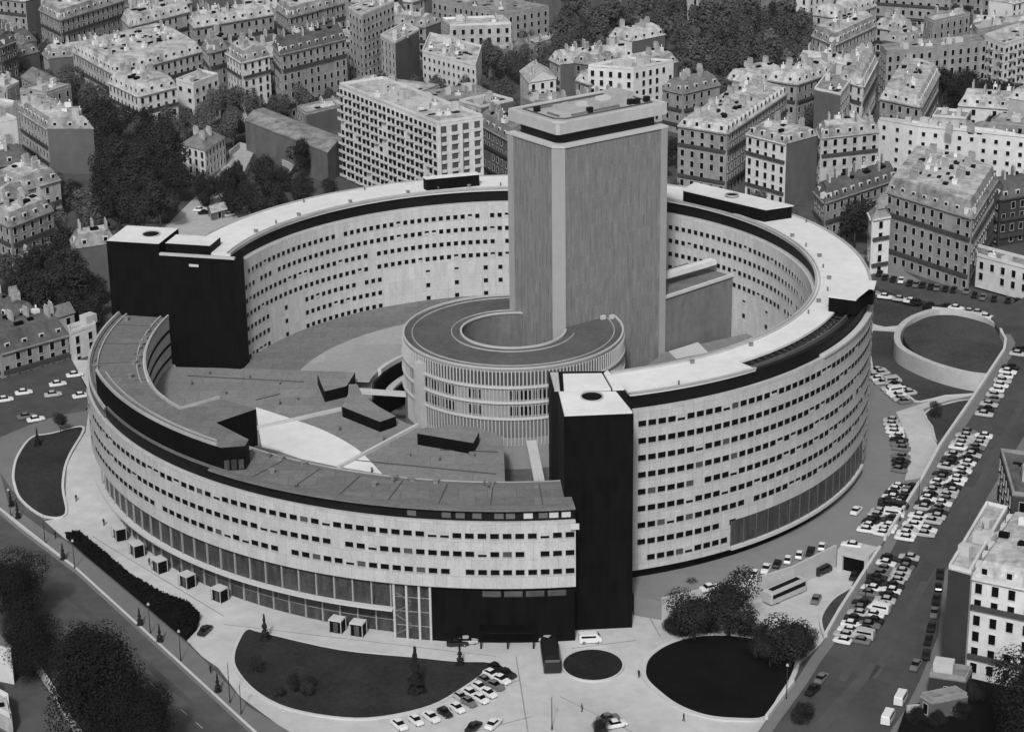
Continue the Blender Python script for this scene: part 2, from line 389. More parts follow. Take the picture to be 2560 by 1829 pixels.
# lawns -----------------------------------------------------------------
def lawn(name, pts, z, m_, thick=0.18, kerb=True, n=5, kw=0.5):
    o = curve(pts, n) if n else pts
    b = MB(); b.prism(o, z-0.5, z+thick, 0); tag(b.build(name, m_), kind='structure')
    if kerb:
        b = MB(); ribbon(b, o, kw, z-0.4, z+thick+0.12, True); tag(b.build('lawn_kerb', M_kerb), kind='structure')
c_lawn = [(620, 1574), (660, 1583), (850, 1625), (1041, 1644), (1140, 1654), (1226, 1657), (1213, 1682), (1155, 1724), (1079, 1766), (965, 1793), (859, 1797), (725, 1774), (641, 1732), (592, 1678), (584, 1640), (599, 1598)]
lawn('front_lawn', px2(c_lawn, 0), 0.05, M_lawn, n=4, kw=0.5)
l_lawn = gr2([(80, 1095), (130, 1085), (200, 1068), (206, 1085), (168, 1153), (157, 1219), (165, 1287), (110, 1292), (54, 1252), (36, 1212), (34, 1180), (45, 1140)])
b = MB(); o = curve(l_lawn, 4); b.prism(o, -0.4, lambda x, y: z_gr(x, y)+0.25); tag(b.build('side_lawn', M_lawn), kind='structure')
b = MB(); ribbon(b, o, 0.55, -0.4, lambda x, y: z_gr(x, y)+0.34, True); tag(b.build('side_lawn_kerb', M_kerb), kind='structure')
ov = [(13.9+5.75*math.cos(t*PI/18), -104.6+6.3*math.sin(t*PI/18)) for t in range(36)]
lawn('oval_flower_bed', ov, 0.05, mat('flower_bed', 0.018, 0.5, 1.5, 1, 0.05, 0.4), n=0, kw=0.35)
disc = px2([(1609, 1675), (1620, 1645), (1660, 1615), (1720, 1594), (1795, 1587), (1880, 1595), (1950, 1615), (1992, 1642), (1984, 1690), (1950, 1745), (1916, 1795), (1840, 1800), (1760, 1791), (1690, 1764), (1640, 1727), (1614, 1700)], 0)
lawn('round_planting', disc, 0.05, M_lawn_d, n=4, kw=0.9)
tri = px2([(2140, 1466), (2108, 1480), (2080, 1500), (2058, 1530), (2052, 1555), (2066, 1592), (2092, 1552), (2120, 1505)], 0.6)
lawn('small_lawn', tri, 0.5, M_lawn_l, n=3, kw=0.5)
lawn('lower_lawn', px2([(2180, 825), (2240, 829), (2242, 885), (2290, 920), (2344, 945), (2400, 962), (2430, 968), (2436, 985), (2364, 990), (2300, 1005), (2270, 990), (2180, 920)], T), T, M_lawn_l, 0.12, n=2, kw=0.6)
lawn('upper_lawn', px2([(2180, 735), (2250, 750), (2330, 778), (2322, 783), (2268, 800), (2246, 815), (2180, 810)], T+0.8), T+0.6, M_lawn_l, 0.15, n=2, kw=0.6)
lawn('corner_lawn', px2([(2352, 1014), (2433, 1000), (2400, 1050), (2348, 1115), (2330, 1068), (2311, 1035)], T), T, M_lawn_l, 0.15, n=2, kw=0.5)
bowl_px = [(2262, 823), (2290, 805), (2328, 790), (2384, 788), (2440, 800), (2480, 815), (2500, 838), (2506, 870), (2490, 905), (2466, 936), (2384, 920), (2295, 884), (2262, 851)]
ZB = T+3.9
lawn('raised_lawn', curve(px2(bowl_px, ZB), 4), ZB-0.1, M_lawn_l, 0.12, kerb=False, n=0)
# paths on the terrace
b = MB(); b.prism(px2([(2240, 1020), (2300, 1008), (2370, 988), (2436, 976), (2436, 984), (2372, 1000), (2310, 1018), (2250, 1040), (2285, 1100), (2290, 1150), (2282, 1190), (2270, 1215), (2315, 1180), (2340, 1110), (2325, 1070), (2308, 1030), (2280, 1022)][:7]+[(2265, 1042), (2275, 1075), (2272, 1200), (2300, 1205), (2320, 1165), (2318, 1110), (2300, 1050), (2285, 1022)][::1], T), T-0.2, T+0.05)
b.bm.free()
b = MB(); b.prism(px2([(2240, 1030), (2300, 1010), (2372, 986), (2440, 974), (2440, 986), (2372, 1000), (2308, 1022), (2330, 1070), (2345, 1120), (2300, 1195), (2262, 1200), (2272, 1150), (2268, 1090)], T), T-0.2, T+0.05)
tag(b.build('terrace_path', M_pave), kind='structure')
b = MB(); b.prism(px2([(2180, 811), (2242, 815), (2242, 827), (2180, 823)], T+0.4), T-0.2, T+0.45); tag(b.build('lawn_path', M_kerb), kind='structure')

# patched asphalt, joints and worn tracks
M_patch = mat('asphalt_patch', 0.052, 0.3, 0.6); M_worn = mat('worn_asphalt', 0.070, 0.3, 0.4); M_joint = mat('pavement_joint', 0.24, 0.3, 0.6); M_mark = mat('faded_marking', 0.30, 0.4, 1.5)
def thin(name, p, q, wd, m_, dz, fr=at_gr, zf_=z_gr):
    a, c = fr(*p), fr(*q); n = 8; b = MB(); pts = [(a.x+(c.x-a.x)*i/n, a.y+(c.y-a.y)*i/n) for i in range(n+1)]
    zz = (lambda x, y: zf_(x, y)+dz) if zf_ is z_gr else (lambda x, y: z_av(y)+dz)
    ribbon(b, pts, wd, lambda x, y: zz(x, y)-0.05, zz); tag(b.build(name, m_), kind='structure')
for p, q in (((1290, 1640), (1320, 1829)), ((1400, 1740), (1580, 1829)), ((880, 1800), (1300, 1700)), ((560, 1560), (1240, 1640)), ((230, 1340), (560, 1540)), ((1180, 1829), (1330, 1790)), ((1590, 1600), (1430, 1620)), ((1590, 1480), (1650, 1590))):
    thin('pavement_joint', p, q, 0.22, M_joint, 0.05)
for p, q in (((0, 1340), (560, 1829)), ((60, 1500), (180, 1600)), ((-20, 1420), (60, 1480))): thin('worn_track', p, q, 1.3, M_worn, 0.035)
for i in range(7): thin('lane_marking', (300+i*38, 1640+i*33), (316+i*38, 1654+i*33), 0.16, M_mark, 0.055)
for p, q, w_ in (((2530, 920), (2105, 1700), 1.6), ((2560, 1000), (2180, 1700), 1.5), ((2190, 1660), (2010, 1860), 2.4)): thin('worn_track', p, q, w_, M_worn, 0.02, at_av, z_av)
for p, q, w_ in (((2330, 1400), (2300, 1450), 3), ((2200, 1700), (2150, 1760), 4), ((2440, 1180), (2420, 1215), 2.5)): thin('asphalt_patch', p, q, w_, M_patch, 0.03, at_av, z_av)
# ------------------------------------------------------------------ walls: each a thing of its own
b = MB(); cv = curve(px2([(2345, 776), (2315, 783), (2280, 797), (2256, 815), (2243, 840), (2250, 868), (2290, 893), (2350, 917), (2420, 935), (2470, 941)], ZB), 5, False)
ribbon(b, cv, 1.6, T-0.3, ZB+0.5)
tag(b.build('retaining_wall', M_concrete), 'curved pale retaining wall sweeping round the raised oval lawn', 'wall')
b = MB(); ribbon(b, curve(px2([(2330, 775), (2400, 783), (2460, 800), (2498, 825), (2508, 850)], ZB), 4, False), 0.6, T-0.3, ZB+0.9); tag(b.build('balustrade', M_concrete_l), 'low curved pale wall between the raised lawn and the back street', 'wall')
def wall_av(label, pts, hgt=1.0, name='balustrade', wd=0.6):
    b = MB(); c = av2(pts); c2 = [c[0]]
    for i in range(1, len(c)):
        for k in range(1, 5): c2.append((c[i-1][0]+(c[i][0]-c[i-1][0])*k/4, c[i-1][1]+(c[i][1]-c[i-1][1])*k/4))
    ribbon(b, c2, wd, lambda x, y: min(z_av(y), T)-1.5, lambda x, y: z_av(y)+hgt)
    return tag(b.build(name, M_concrete_l), label, 'wall')
wall_av('long pale balustrade between the terrace car park and the avenue', bal[0:9])
wall_av('pale balustrade beside the small triangular lawn and avenue', bal[9:12])
wall_av('pale wall running along the right edge of the round dark planting', bal[13:15], 0.9)
b = MB(); ribbon(b, px2([(1654, 1502), (1760, 1478), (1882, 1453), (1983, 1422), (2090, 1369)], T), 0.5, -0.3, T+0.7)
tag(b.build('retaining_wall', M_concrete), 'grey retaining wall below the row of cars beside the coach court', 'wall')
g0 = [at(x, y, 0) for x, y in ((2102, 1425), (2166, 1440))]
t = thing('garage_entrance', 'concrete garage portal with a dark opening at the end of the coach court', 'garage', tuple(g0[0]))
def loc2(o, p): return (p[0]-o.location.x, p[1]-o.location.y)
b = MB(); a_, c_ = loc2(t, g0[0]), loc2(t, g0[1]); d_ = Vector((c_[0]-a_[0], c_[1]-a_[1])).normalized(); n_ = Vector((-d_.y, d_.x))
L_ = math.hypot(c_[0]-a_[0], c_[1]-a_[1])
def along(u, v): return (a_[0]+d_.x*u+n_.x*v, a_[1]+d_.y*u+n_.y*v)
def abox(b, u0, u1, v0, v1, z0, z1, mi=0): b.prism([along(u0, v0), along(u1, v0), along(u1, v1), along(u0, v1)], z0, z1, mi)
abox(b, -0.9, 0.3, 0, 5, 0, 4.6); abox(b, L_-0.6, L_+0.3, 0, 5, 0, 4.6); abox(b, 0.3, L_-0.6, 0, 5, 3.3, 4.6); abox(b, 0.3, L_-0.6, 4.5, 5, 0, 3.3)
b.build('portal', M_concrete, t)
b = MB(); abox(b, 0.35, L_-0.65, 0.5, 0.6, 0.02, 3.25); b.build('garage_door', M_black, t)

# ================================================================== THE TALL RING
A0, A1 = -73.8, 166.4
ring = thing('ring_building', 'tall curved office building of pale panels with white roof wrapping the courtyard', 'office building')
H0, H1, RT_, RI = T+2.0, 40.4, 80.0, 66.6
b = MB(); b.sector(79.4, 80.0, H0, H1, A0, A1, 160); outer = b.build('outer_facade', M_facade, ring)
b = MB(); b.sector(66.6, 67.2, 8, 40.2, A0-6, A1, 160); inner = b.build('inner_facade', M_inner, ring)
b = MB(); b.sector(67.2, 78.2, T-1, H0, A0, A1, 120); b.build('plinth', M_attic, ring)
b = MB(); b.sector(77.9, 78.9, H1-1.2, 43.0, A0, A1, 150); b.sector(67.9, 68.7, 40.2, 43.0, A0, A1, 150); b.build('attic_storey', M_attic, ring)
b = MB(); b.sector(67.2, 79.4, 39.7, 40.22, A0, A1, 150); b.build('attic_floor', M_parapet, ring)
# roof: white sheet with a parapet each side; the dark terrace slot is cut out of its outer half
SL0, SL1 = -53.0, -16.0
b = MB(); b.sector(67.3, 79.3, 43.0, 43.5, A0, SL0, 20); b.sector(67.3, 74.2, 43.0, 43.5, SL0, SL1, 30); b.sector(67.3, 79.3, 43.0, 43.5, SL1, A1, 120)
rf = b.build('roof', M_white, ring)
b = MB(); b.sector(78.9, 79.5, 43.5, 43.75, A0, SL0, 20); b.sector(78.9, 79.5, 43.5, 43.75, SL1, A1, 120); b.sector(67.1, 67.6, 43.5, 43.85, A0, A1, 150)
b.build('parapet', M_parapet, rf)
b = MB(); b.sector(68.0, 68.3, 43.5, 43.9, A0, A1, 150); b.build('roof_rail', M_concrete, rf)
# roof terrace with louvred beams
b = MB(); b.sector(74.2, 79.0, 40.9, 41.1, SL0, SL1, 30); tr = b.build('roof_terrace', M_attic, ring)
for k in range(24):
    a = SL0+1.0+k*(SL1-SL0-2)/23
    b = MB(); p, q = pol(74.4, a), pol(76.6, a); b.bar((*p, 42.6), (*q, 42.6), 0.5, 0.3); b.build('beam', mat('dark_beam', 0.03), tr)
b = MB(); b.sector(76.6, 76.9, 41.1, 43.1, SL0, SL1, 30); b.sector(77.6, 77.8, 41.1, 41.9, SL0, SL1, 30); b.build('terrace_rail', mat('terrace_rail_grey', 0.10), tr)
b = MB(); b.sector(79.1, 80.4, 40.42, 40.9, -38, -16, 20); b.build('coping', M_concrete_l, ring)
# windows
W_out = window_mesh('ring_window', 1.55, 1.12, 0.06); W_in = window_mesh('court_window', 1.05, 1.1, 0.06)
rows = [37.35-3.6*k for k in range(9)]
M_dim = mat('blind_pane', 0.06, 0.4, 2)
def variants(n, w_, h_, f): 
    base = window_mesh(n, w_, h_, f); dim = window_mesh(n, w_, h_, f, mats=[M_frame, M_dim])
    b = MB(); b.face([(-w_/2, -0.05, -h_*.05), (w_/2, -0.05, -h_*.05), (w_/2, -0.05, h_/2), (-w_/2, -0.05, h_/2)], 0); b.face([(-w_/2, -0.025, -h_/2), (w_/2, -0.025, -h_/2), (w_/2, -0.025, h_/2), (-w_/2, -0.025, h_/2)], 1)
    b.box(0, -0.06, -h_/2-f, w_+2*f, 0.12, -h_/2); half = b.mesh(n, [mat('roller_blind', 0.4, 0.2), M_glass]); return (base, dim, half)
def skip_out(k, a):
    if k == 8 and a < -71.0: return True
    if k == 8 and -58.5 < a < -18: return True
    if k == 7 and -57 < a < -18: return True
    if a > -17 and int((a+100)/1.5) % 3 == 0: return True
    return False
ring_windows(outer, variants('ring_window', 1.62, 1.2, 0.05), 80.0, rows, A0+0.9, 40, 1.5, True, skip_out)
irows = [36.9-3.45*k for k in range(7)]
def skip_in(k, a):
    i = int(a/1.5)
    if k >= 4 and 95 < a < 121: return i % 4 != 0
    if k >= 4 and a <= 95: return i % 5 != 1 or k > 5
    if k >= 4 and 139 < a < 152: return i % 4 != 1
    return False
ring_windows(inner, W_in, 66.58, irows, -10, A1-1, 1.62, False, skip_in, wd=1.05, ht=1.1, blind=0.02)
# long glazed strip low on the right
b = MB(); b.sector(80.02, 80.12, H0+0.9, H0+6.3, -57.5, -19, 40); gs = b.build('glazed_strip', M_hallglass, outer)
b = MB(); b.sector(80.02, 80.6, H0, H0+0.7, -57.5, -19, 40); b.build('ledge', M_concrete_l, outer)
for k in range(17):
    a = -57.5+k*38.5/16; b = MB(); x, y = pol(80.2, a); b.box(x, y, H0+0.7, 0.12, 0.08, H0+6.3, math.radians(a+90)); b.build('mullion', mat('mullion_dull', 0.14, 0.2), gs)
# black end blocks -------------------------------------------------------
def end_block(pts, zt):
    b = MB(); b.prism(pts, -0.4 if zt > 44 and pts[0][1] < 0 else T-1, zt, 0); return b.build('end_tower', M_black, ring)
rb = [(9.0, -90.2), (22.1, -89.2), (21.2, -77.3), (18.3, -66.5), (6.6, -66.3), (7.0, -71.5), (8.2, -78.0)]
e1 = end_block(rb, 44.6)
b = MB(); b.prism([(9.15, -90.0), (21.9, -89.0), (19.3, -78.4), (8.35, -78.0)], 44.6, 44.95, 0); cap = b.build('roof_cap', M_white, e1)
b = MB(); b.prism([(9.4, -77.2), (18.4, -77.2), (17.0, -68.6), (9.4, -68.6)], 44.6, 45.0, 0); b.build('roof_panel', M_white, e1)
b = MB(); b.prism([(7.6, -77.2), (8.6, -77.2), (8.5, -68.0), (6.9, -68.0)], 44.6, 45.1, 0); b.build('coping', M_concrete, e1)
b = MB(); b.prism([(18.8, -77.2), (21.0, -76.9), (18.2, -66.9), (17.4, -68.4)], 44.6, 44.98, 0); b.build('roof_panel', M_white, e1)
def oval(name, c, rx, ry, z, par):
    b = MB(); o = [(c[0]+rx*math.cos(t*PI/12), c[1]+ry*math.sin(t*PI/12)) for t in range(24)]
    b.prism(o, z, z+0.06, 0); r_ = b.build(name, M_black, par)
    b = MB(); ribbon(b, o, 0.25, z, z+0.3, True); b.build('rim', M_concrete, par)
oval('roof_opening', (14.6, -81.3), 2.1, 2.6, 44.95, e1)
ca, sa = math.cos(math.radians(166.4)), math.sin(math.radians(166.4))
def rad(r, t): return (r*ca-t*sa, r*sa+t*ca)          # t: along the ring, negative = clockwise
e2 = end_block([rad(65.6, 2), rad(65.6, -4), rad(82.5, -4), rad(82.5, -11), rad(97.0, -11), rad(97.0, 2)], 42.9)
b = MB(); b.prism([rad(84, 2), rad(84, -10.5), rad(97, -10.5), rad(97, 2)], 42.9, 45.6, 0, 1); cp2 = b.build('roof_cap', [M_black, M_white], e2)
oval('roof_opening', rad(88.5, -4.6), 2.0, 2.6, 45.6, e2)
b = MB(); b.prism([rad(72, 0.5), rad(72, -6.5), rad(83, -6.5), rad(83, 0.5)], 43.1, 45.4, 0, 1); b.build('roof_box', [M_black, M_white], e2)
b = MB(); b.prism([rad(65.6, 2.1), rad(65.6, 1.2), rad(84, 1.2), rad(84, 2.1)], 42.9, 43.4); b.build('coping', M_concrete, e2)
b = MB(); b.prism([rad(74.5, 2.05), rad(74.5, 1.9), rad(76.8, 1.9), rad(76.8, 2.05)], 40.6, 41.2); b.build('wall_vent', M_concrete_l, e2)
# roof houses on the ring
def roof_house(r0, r1, a0, a1, h, split=False):
    b = MB(); b.sector(r0, r1, 43.5, 43.5+h, a0, a1, 8, 0, 1); o = b.build('roof_house', [M_black, M_white], ring)
    b = MB(); b.sector(r0-0.2, r1+0.2, 43.5+h, 43.75+h, a0-0.2, a1+0.2, 8); b.build('roof_slab', M_white, o)
    return o
def poly_house(pts, h, z=43.5):
    b = MB(); b.prism(pts, z, z+h, 0, 1); o = b.build('roof_house', [M_black, M_white], ring)
    cx = sum(p[0] for p in pts)/len(pts); cy = sum(p[1] for p in pts)/len(pts)
    b = MB(); b.prism([(cx+(p[0]-cx)*1.03, cy+(p[1]-cy)*1.03) for p in pts], z+h, z+h+0.25); b.build('roof_slab', M_white, o)
    return o
def quad_px(l, f, r, z):
    L, F, R = (at(*p, z) for p in (l, f, r)); return [tuple(L[:2]), tuple(F[:2]), tuple(R[:2]), (L.x+R.x-F.x, L.y+R.y-F.y)]
poly_house(quad_px((1058, 442), (1066, 447), (1198, 435), 46.6), 2.9)
h2 = poly_house(px2([(1708, 474), (1740, 456), (1980, 512), (1912, 522)], 46.8), 3.0)
oval('roof_opening', tuple(at(1830, 488, 47.05)[:2]), 1.6, 1.6, 47.05, h2)
poly_house(px2([(2072, 739), (2140, 748), (2172, 722), (2184, 724), (2190, 702), (2098, 694)], 47.0), 3.2)

# ================================================================== THE LOW RING
low = thing('low_ring_building', 'low curved front wing with three window rows over a tall glazed ground hall', 'office building')
B0, B1 = 166.8, 276.6         # angles; 276.6 = -83.4
L0, L1, RL, RLI = 12.0, 25.7, 96.0, 82.8
b = MB(); b.sector(95.4, 96.0, L0, L1, B0, B1, 110, 0); lf = b.build('facade', M_facade, low)
b = MB(); b.sector(82.8, 83.4, 15, 28.0, B0, B1, 90); b.build('court_facade', M_inner, low)
lrows = [L1-2.75-3.35*k*1.12 for k in range(3)]
W_low = window_mesh('low_window', 1.65, 1.08, 0.07)
def skip_low(k, a):
    if a < 200: return int(a/1.41) % 3 != 0
    return False
ring_windows(lf, variants('low_window', 1.65, 1.08, 0.07), 96.02, lrows, 185, B1-0.5, 1.41, True, skip_low, wd=1.65, ht=1.08, blind=0.035)
b = MB(); ring_windows_in = [24.5, 21.2, 18.0]
for z in ring_windows_in:
    b.sector(82.62, 82.78, z-0.28, z+0.28, 168, 196, 20)
b.build('window_band', M_glass, low)
b = MB(); b.sector(94.4, 95.0, L1-0.5, 27.9, 205, B1, 70); b.build('attic_storey', M_attic, low)
b = MB(); b.sector(83.0, 95.9, 27.9, 28.25, 231, B1, 50); lr = b.build('roof', M_greyroof, low)
b = MB(); b.sector(83.0, 95.3, 26.6, 27.6, B0+1, 205, 40); b.sector(94.6, 95.3, 25.5, 28.0, B0+1, 205, 40); b.build('roof', M_greyroof, low)
b = MB(); b.sector(82.7, 83.1, 27.6, 28.35, B0, B1, 90); b.sector(95.0, 95.5, 27.6, 28.3, B0, 205, 30); b.build('parapet', M_parapet, lr)
b = MB(); b.sector(93.2, 93.5, 27.6, 28.0, B0, 205, 30); b.sector(84.6, 84.9, 27.6, 28.0, B0, 212, 30); b.build('roof_rail', M_parapet, lr)
b = MB(); b.sector(83.3, 95.4, 25.2, 25.6, 205, B1, 70); b.build('attic_floor', M_parapet, low)
for k, a in enumerate((258, 262, 263.6, 265.5, 268, 269.3, 271.3, 273, 274.2, 275.6)):
    b = MB(); x, y = pol(95.05, a); b.box(x, y, L1+0.4, 1.7, 0.1, L1+1.5, math.radians(a+90)); b.build('attic_window', M_concrete_l if k in (6, 8, 9) else mat('dull_pane', 0.10), low)
# raised storey at the left of the low ring
b = MB(); RZ = 33.2
ro = [pol(94.9, a) for a in range(200, 233, 2)]
edge = [pol(94.9, 232.8)]+px2([(612, 1114), (622, 1098), (540, 1056), (640, 1022)], RZ)
inn = px2([(548, 995), (485, 1014), (450, 1022), (425, 1008), (395, 985), (372, 960)], RZ)
b.prism(ro+edge+inn, 25.3, RZ, 0, 1); up = b.build('raised_storey', [M_black, M_greyroof], low)
b = MB(); ribbon(b, [pol(94.6, a) for a in range(200, 233, 2)], 0.5, RZ, RZ+0.5); ribbon(b, inn, 0.5, RZ, RZ+0.5); b.build('parapet', M_parapet, up)
b = MB(); ribbon(b, [pol(93.0, a) for a in range(201, 232, 2)], 0.25, RZ, RZ+0.35); b.build('roof_rail', M_parapet, up)
q = [pol(94.9, 232.8)]+px2([(612, 1114)], RZ)
for k in range(3):
    u0, u1 = 0.1+0.3*k, 0.32+0.3*k
    b = MB(); A_ = (q[0][0]+(q[1][0]-q[0][0])*u0, q[0][1]+(q[1][1]-q[0][1])*u0); C_ = (q[0][0]+(q[1][0]-q[0][0])*u1, q[0][1]+(q[1][1]-q[0][1])*u1)
    b.bar((A_[0], A_[1]-0.15, 28.5), (C_[0], C_[1]-0.15, 28.5), 0.12, 2.0); b.build('pane', M_hallglass, up)
# glazed hall
b = MB(); b.sector(94.6, 94.9, 6.3, L0, 200, 260.0, 80); b.sector(92.6, 92.9, 0, 6.2, 200, 255.5, 70); b.sector(94.6, 94.9, 0, 6.3, 255.5, 260.0, 8); hg = b.build('hall_glazing', M_hallglass, low)
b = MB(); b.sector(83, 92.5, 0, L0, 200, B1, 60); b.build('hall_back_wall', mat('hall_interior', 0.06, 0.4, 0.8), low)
b = MB(); b.sector(92.9, 96.3, 6.1, 6.5, 196, 255.5, 70); b.build('canopy_ledge', M_concrete_l, low)
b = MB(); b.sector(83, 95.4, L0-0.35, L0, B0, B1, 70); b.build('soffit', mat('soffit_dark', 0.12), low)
for k in range(27):
    a = 198.8+k*2.35
    b = MB(); x, y = pol(95.05, a); z0_ = 6.4 if a < 255.5 else 0; b.box(x, y, z0_, 0.30, 0.3, L0-0.35, math.radians(a+90))
    if z0_: x, y = pol(93.05, a); b.box(x, y, 0, 0.30, 0.3, 6.15, math.radians(a+90)); b.build('column', mat('hall_column', 0.26, 0.2, 0.8), low)
for k in range(26):
    a = 200+k*2.35
    for z in (2.6,):
        b = MB(); x, y = pol(92.93, a+0.0); b.box(x, y, z, 3.6, 0.06, z+0.10, math.radians(a+90)); b.build('transom', MATS['hall_column'], hg)
for a in (255.6, 257.1, 258.6, 259.9):
    b = MB(); x, y = pol(95.2, a); b.box(x, y, 0, 0.42, 0.5, L0-0.35, math.radians(a+90)); b.build('column', M_concrete, low)
for a in (256.3, 257.8, 259.2):
    for z in (2.8, 5.8, 8.8): b = MB(); x, y = pol(94.95, a); b.box(x, y, z, 2.0, 0.08, z+0.12, math.radians(a+90)); b.build('transom', MATS['hall_column'], hg)
# stairs seen behind the tall glass
for k in range(4):
    z0 = 0.6+k*2.4; s_ = 1 if k % 2 == 0 else -1
    b = MB(); p0, p1 = pol(95.0, 256.6-s_*1.0), pol(95.0, 256.6+s_*1.0)
    b.bar((*p0, z0), (*p1, z0+1.9), 0.3, 0.25); b.build('stair_flight', mat('stair_grey', 0.13, 0.2), hg)
# black clad end with slot windows
b = MB(); b.sector(93.5, 94.9, -0.3, L0-0.3, 260.0, B1, 20); be = b.build('end_cladding', M_black, low)
for k in range(4):
    a = 267.0+k*2.5; b = MB(); x, y = pol(94.95, a); b.box(x, y, L0-2.2, 3.5, 0.1, L0-1.0, math.radians(a+90)); b.build('slot_window', mat('slot_glass', 0.07, 0.5, 3), be)
b = MB(); b.sector(94.9, 98.0, 3.4, 3.8, 265.5, 272, 10); b.build('porch_roof', M_black, low)
b = MB()
for a in (265.8, 268.8, 271.7): x, y = pol(97.4, a); b.box(x, y, 0, 0.3, 0.3, 3.4, math.radians(a))
b.build('porch_post', M_black, low)
b = MB(); x0 = pol(96.1, 276.2); b.box(x0[0]+0.5, x0[1], L1-1.5, 1.6, 1.2, L1-1.3); b.box(x0[0]+0.5, x0[1]-0.5, L1-1.3, 1.6, 0.1, L1-0.3); b.build('cradle', M_concrete_l, low)

# ================================================================== COURTYARD ROOFS
ZC = 16.0
court = thing('studio_block', 'low flat-roofed studios filling the front of the courtyard with a white terrace', 'studio building')
sp = [pol(82.7, a) for a in range(167, 271, 3)] + px2([(1262, 1195), (1258, 1090), (1200, 1070), (1120, 1060), (1075, 1075)], ZC) + px2([(1010, 1055), (960, 1030), (900, 985), (878, 930), (795, 927)], ZC)
sp = sp + px2([(610, 921), (440, 917)], ZC)
b = MB(); b.prism(sp, 8, ZC, 0, 1); b.build('studio_roof', [M_concrete, M_greyroof2], court)
wt = curve(px2([(640, 1018), (720, 1044), (800, 1072), (866, 1105), (908, 1135), (955, 1184)], ZC), 4, False)+px2([(846, 1166), (755, 1147), (690, 1125), (655, 1117), (648, 1080)], ZC)
b = MB(); b.prism(wt, ZC-0.2, ZC+0.08); b.build('white_terrace', M_white, court)
for p, q in (((1045, 1059), (846, 1165)), ((852, 1019), (642, 1067))):
    P_, Q_ = at(*p, ZC+0.6), at(*q, ZC+0.6); b = MB(); b.bar((P_.x, P_.y, ZC), (Q_.x, Q_.y, ZC), 0.7, 0.7); b.build('low_wall', M_concrete_l, court)
def court_house(px, h):
    o = px2(px, ZC+h); b = MB(); b.prism(o, ZC-0.1, ZC+h, 0, 1); return b.build('penthouse', [M_black, M_greyroof2], court)
court_house([(793, 934), (811, 978), (866, 965), (888, 930)], 2.6)
court_house([(855, 1016), (950, 1054), (990, 1040), (945, 1015), (905, 985), (893, 960), (872, 960), (870, 985)], 2.4)
court_house([(1043, 1083), (1062, 1068), (1198, 1079), (1183, 1107)], 2.6)
# back court roofs: dark outer band by the ring, pale band, parapet round the moat
back = thing('court_roof', 'flat roof of two grey tones between the tall ring and the round drum', 'roof terrace')
b = MB(); b.sector(41, 66.6, 10, 15.6, 60, 177, 80); b.build('roof_deck', M_greyroof, back)
b = MB(); b.sector(34.0, 52.0, 15.6, 15.75, 98, 172, 50); b.sector(34, 41, 10, 15.6, 98, 168, 50); b.build('pale_deck', panel_mat('pale_deck_slabs', 0.30, 9.0, 6.0, 0.04, 0.9, 0.08, 0.95, 0.3), back)
b = MB(); b.sector(33.2, 34.2, 11, 16.3, 96, 160, 40); b.build('parapet', M_concrete_l, back)
b = MB(); b.sector(32.6, 33.2, 4, 15.2, 96, 170, 40); b.build('moat_wall', M_black, back)
b = MB(); b.sector(29.2, 30.9, 12.4, 13.0, 110, 166, 30); b.build('gangway', M_concrete, back)
P_, Q_ = at(895, 972, 15), at(1020, 980, 15); b = MB(); b.bar((P_.x, P_.y, 14.0), (Q_.x, Q_.y, 14.0), 1.2, 1.0); b.build('footbridge', M_concrete_l, back)
b = MB(); b.prism([pol(66.8, a) for a in range(0, 360, 6)], T-0.5, T+0.3); tag(b.build('court_floor', mat('court_floor_dark', 0.09, 0.4, 0.5)), kind='structure')
b = MB(); b.prism([(24, 2), (30, -30), (20, -60), pol(66.5, -60), pol(66.5, -40), pol(66.5, -20), pol(66.5, 0), pol(66.5, 20), (58, 36), (36, 23)], 10, 15.4); cr = b.build('east_court_roof', M_greyroof2)
tag(cr, 'grey flat roof in the right of the court below the white ring roof', 'roof terrace')
b = MB(); b.prism(px2([(1745, 855), (1770, 880), (1690, 896), (1672, 878)], 15.5), 15.4, 15.5); b.build('pale_deck', M_concrete_l, cr)
b = MB(); P_, Q_ = at(1328, 1100, 16), at(1348, 1197, 16); b.bar((P_.x, P_.y, 15.2), (Q_.x, Q_.y, 15.2), 2.2, 0.8)
tag(b.build('gangway', M_concrete_l), 'sloping pale gangway leading from the drum to the low wing', 'footbridge')

rv = random.Random(9)
VENT = MB(); VENT.box(0, 0, 0, 0.9, 0.9, 0.7); VENT.box(0, 0, 0.7, 1.2, 1.2, 0.85); VENT = VENT.mesh('roof_vent', M_greyroof2)
PIPE = MB(); PIPE.tube((0, 0, 0), (0, 0, 1.1), 0.22, 0.22, 8); PIPE = PIPE.mesh('vent_pipe', mat('pipe_grey', 0.12))
for k in range(46):
    a = rv.uniform(206, 274) if k % 3 else rv.uniform(169, 204); r = rv.choice((84.3, 85.2, 93.8, rv.uniform(85, 94)))
    if 199 < a < 234: continue
    link('roof_vent' if k % 2 else 'vent_pipe', VENT if k % 2 else PIPE, lr, (*pol(r, a), 28.25 if a > 205 else 27.6), rv.uniform(0, 3))
for k in range(12):
    a = 207+k*6; b = MB(); b.bar((*pol(83.4, a), 28.26), (*pol(95.4, a), 28.26), 0.22, 0.1); b.build('roof_seam', mat('seam_dark', 0.07), lr)
for a in (172, 180, 188, 196): b = MB(); b.bar((*pol(83.4, a), 27.61), (*pol(94.4, a), 27.61), 0.22, 0.1); b.build('roof_seam', MATS['seam_dark'], lr)
b = MB(); b.sector(94.9, 95.2, 28.25, 28.8, 206, B1-1, 60); b.sector(84.2, 84.4, 28.25, 28.7, 236, B1-1, 60); b.build('guard_rail', mat('rail_dull', 0.12), lr)
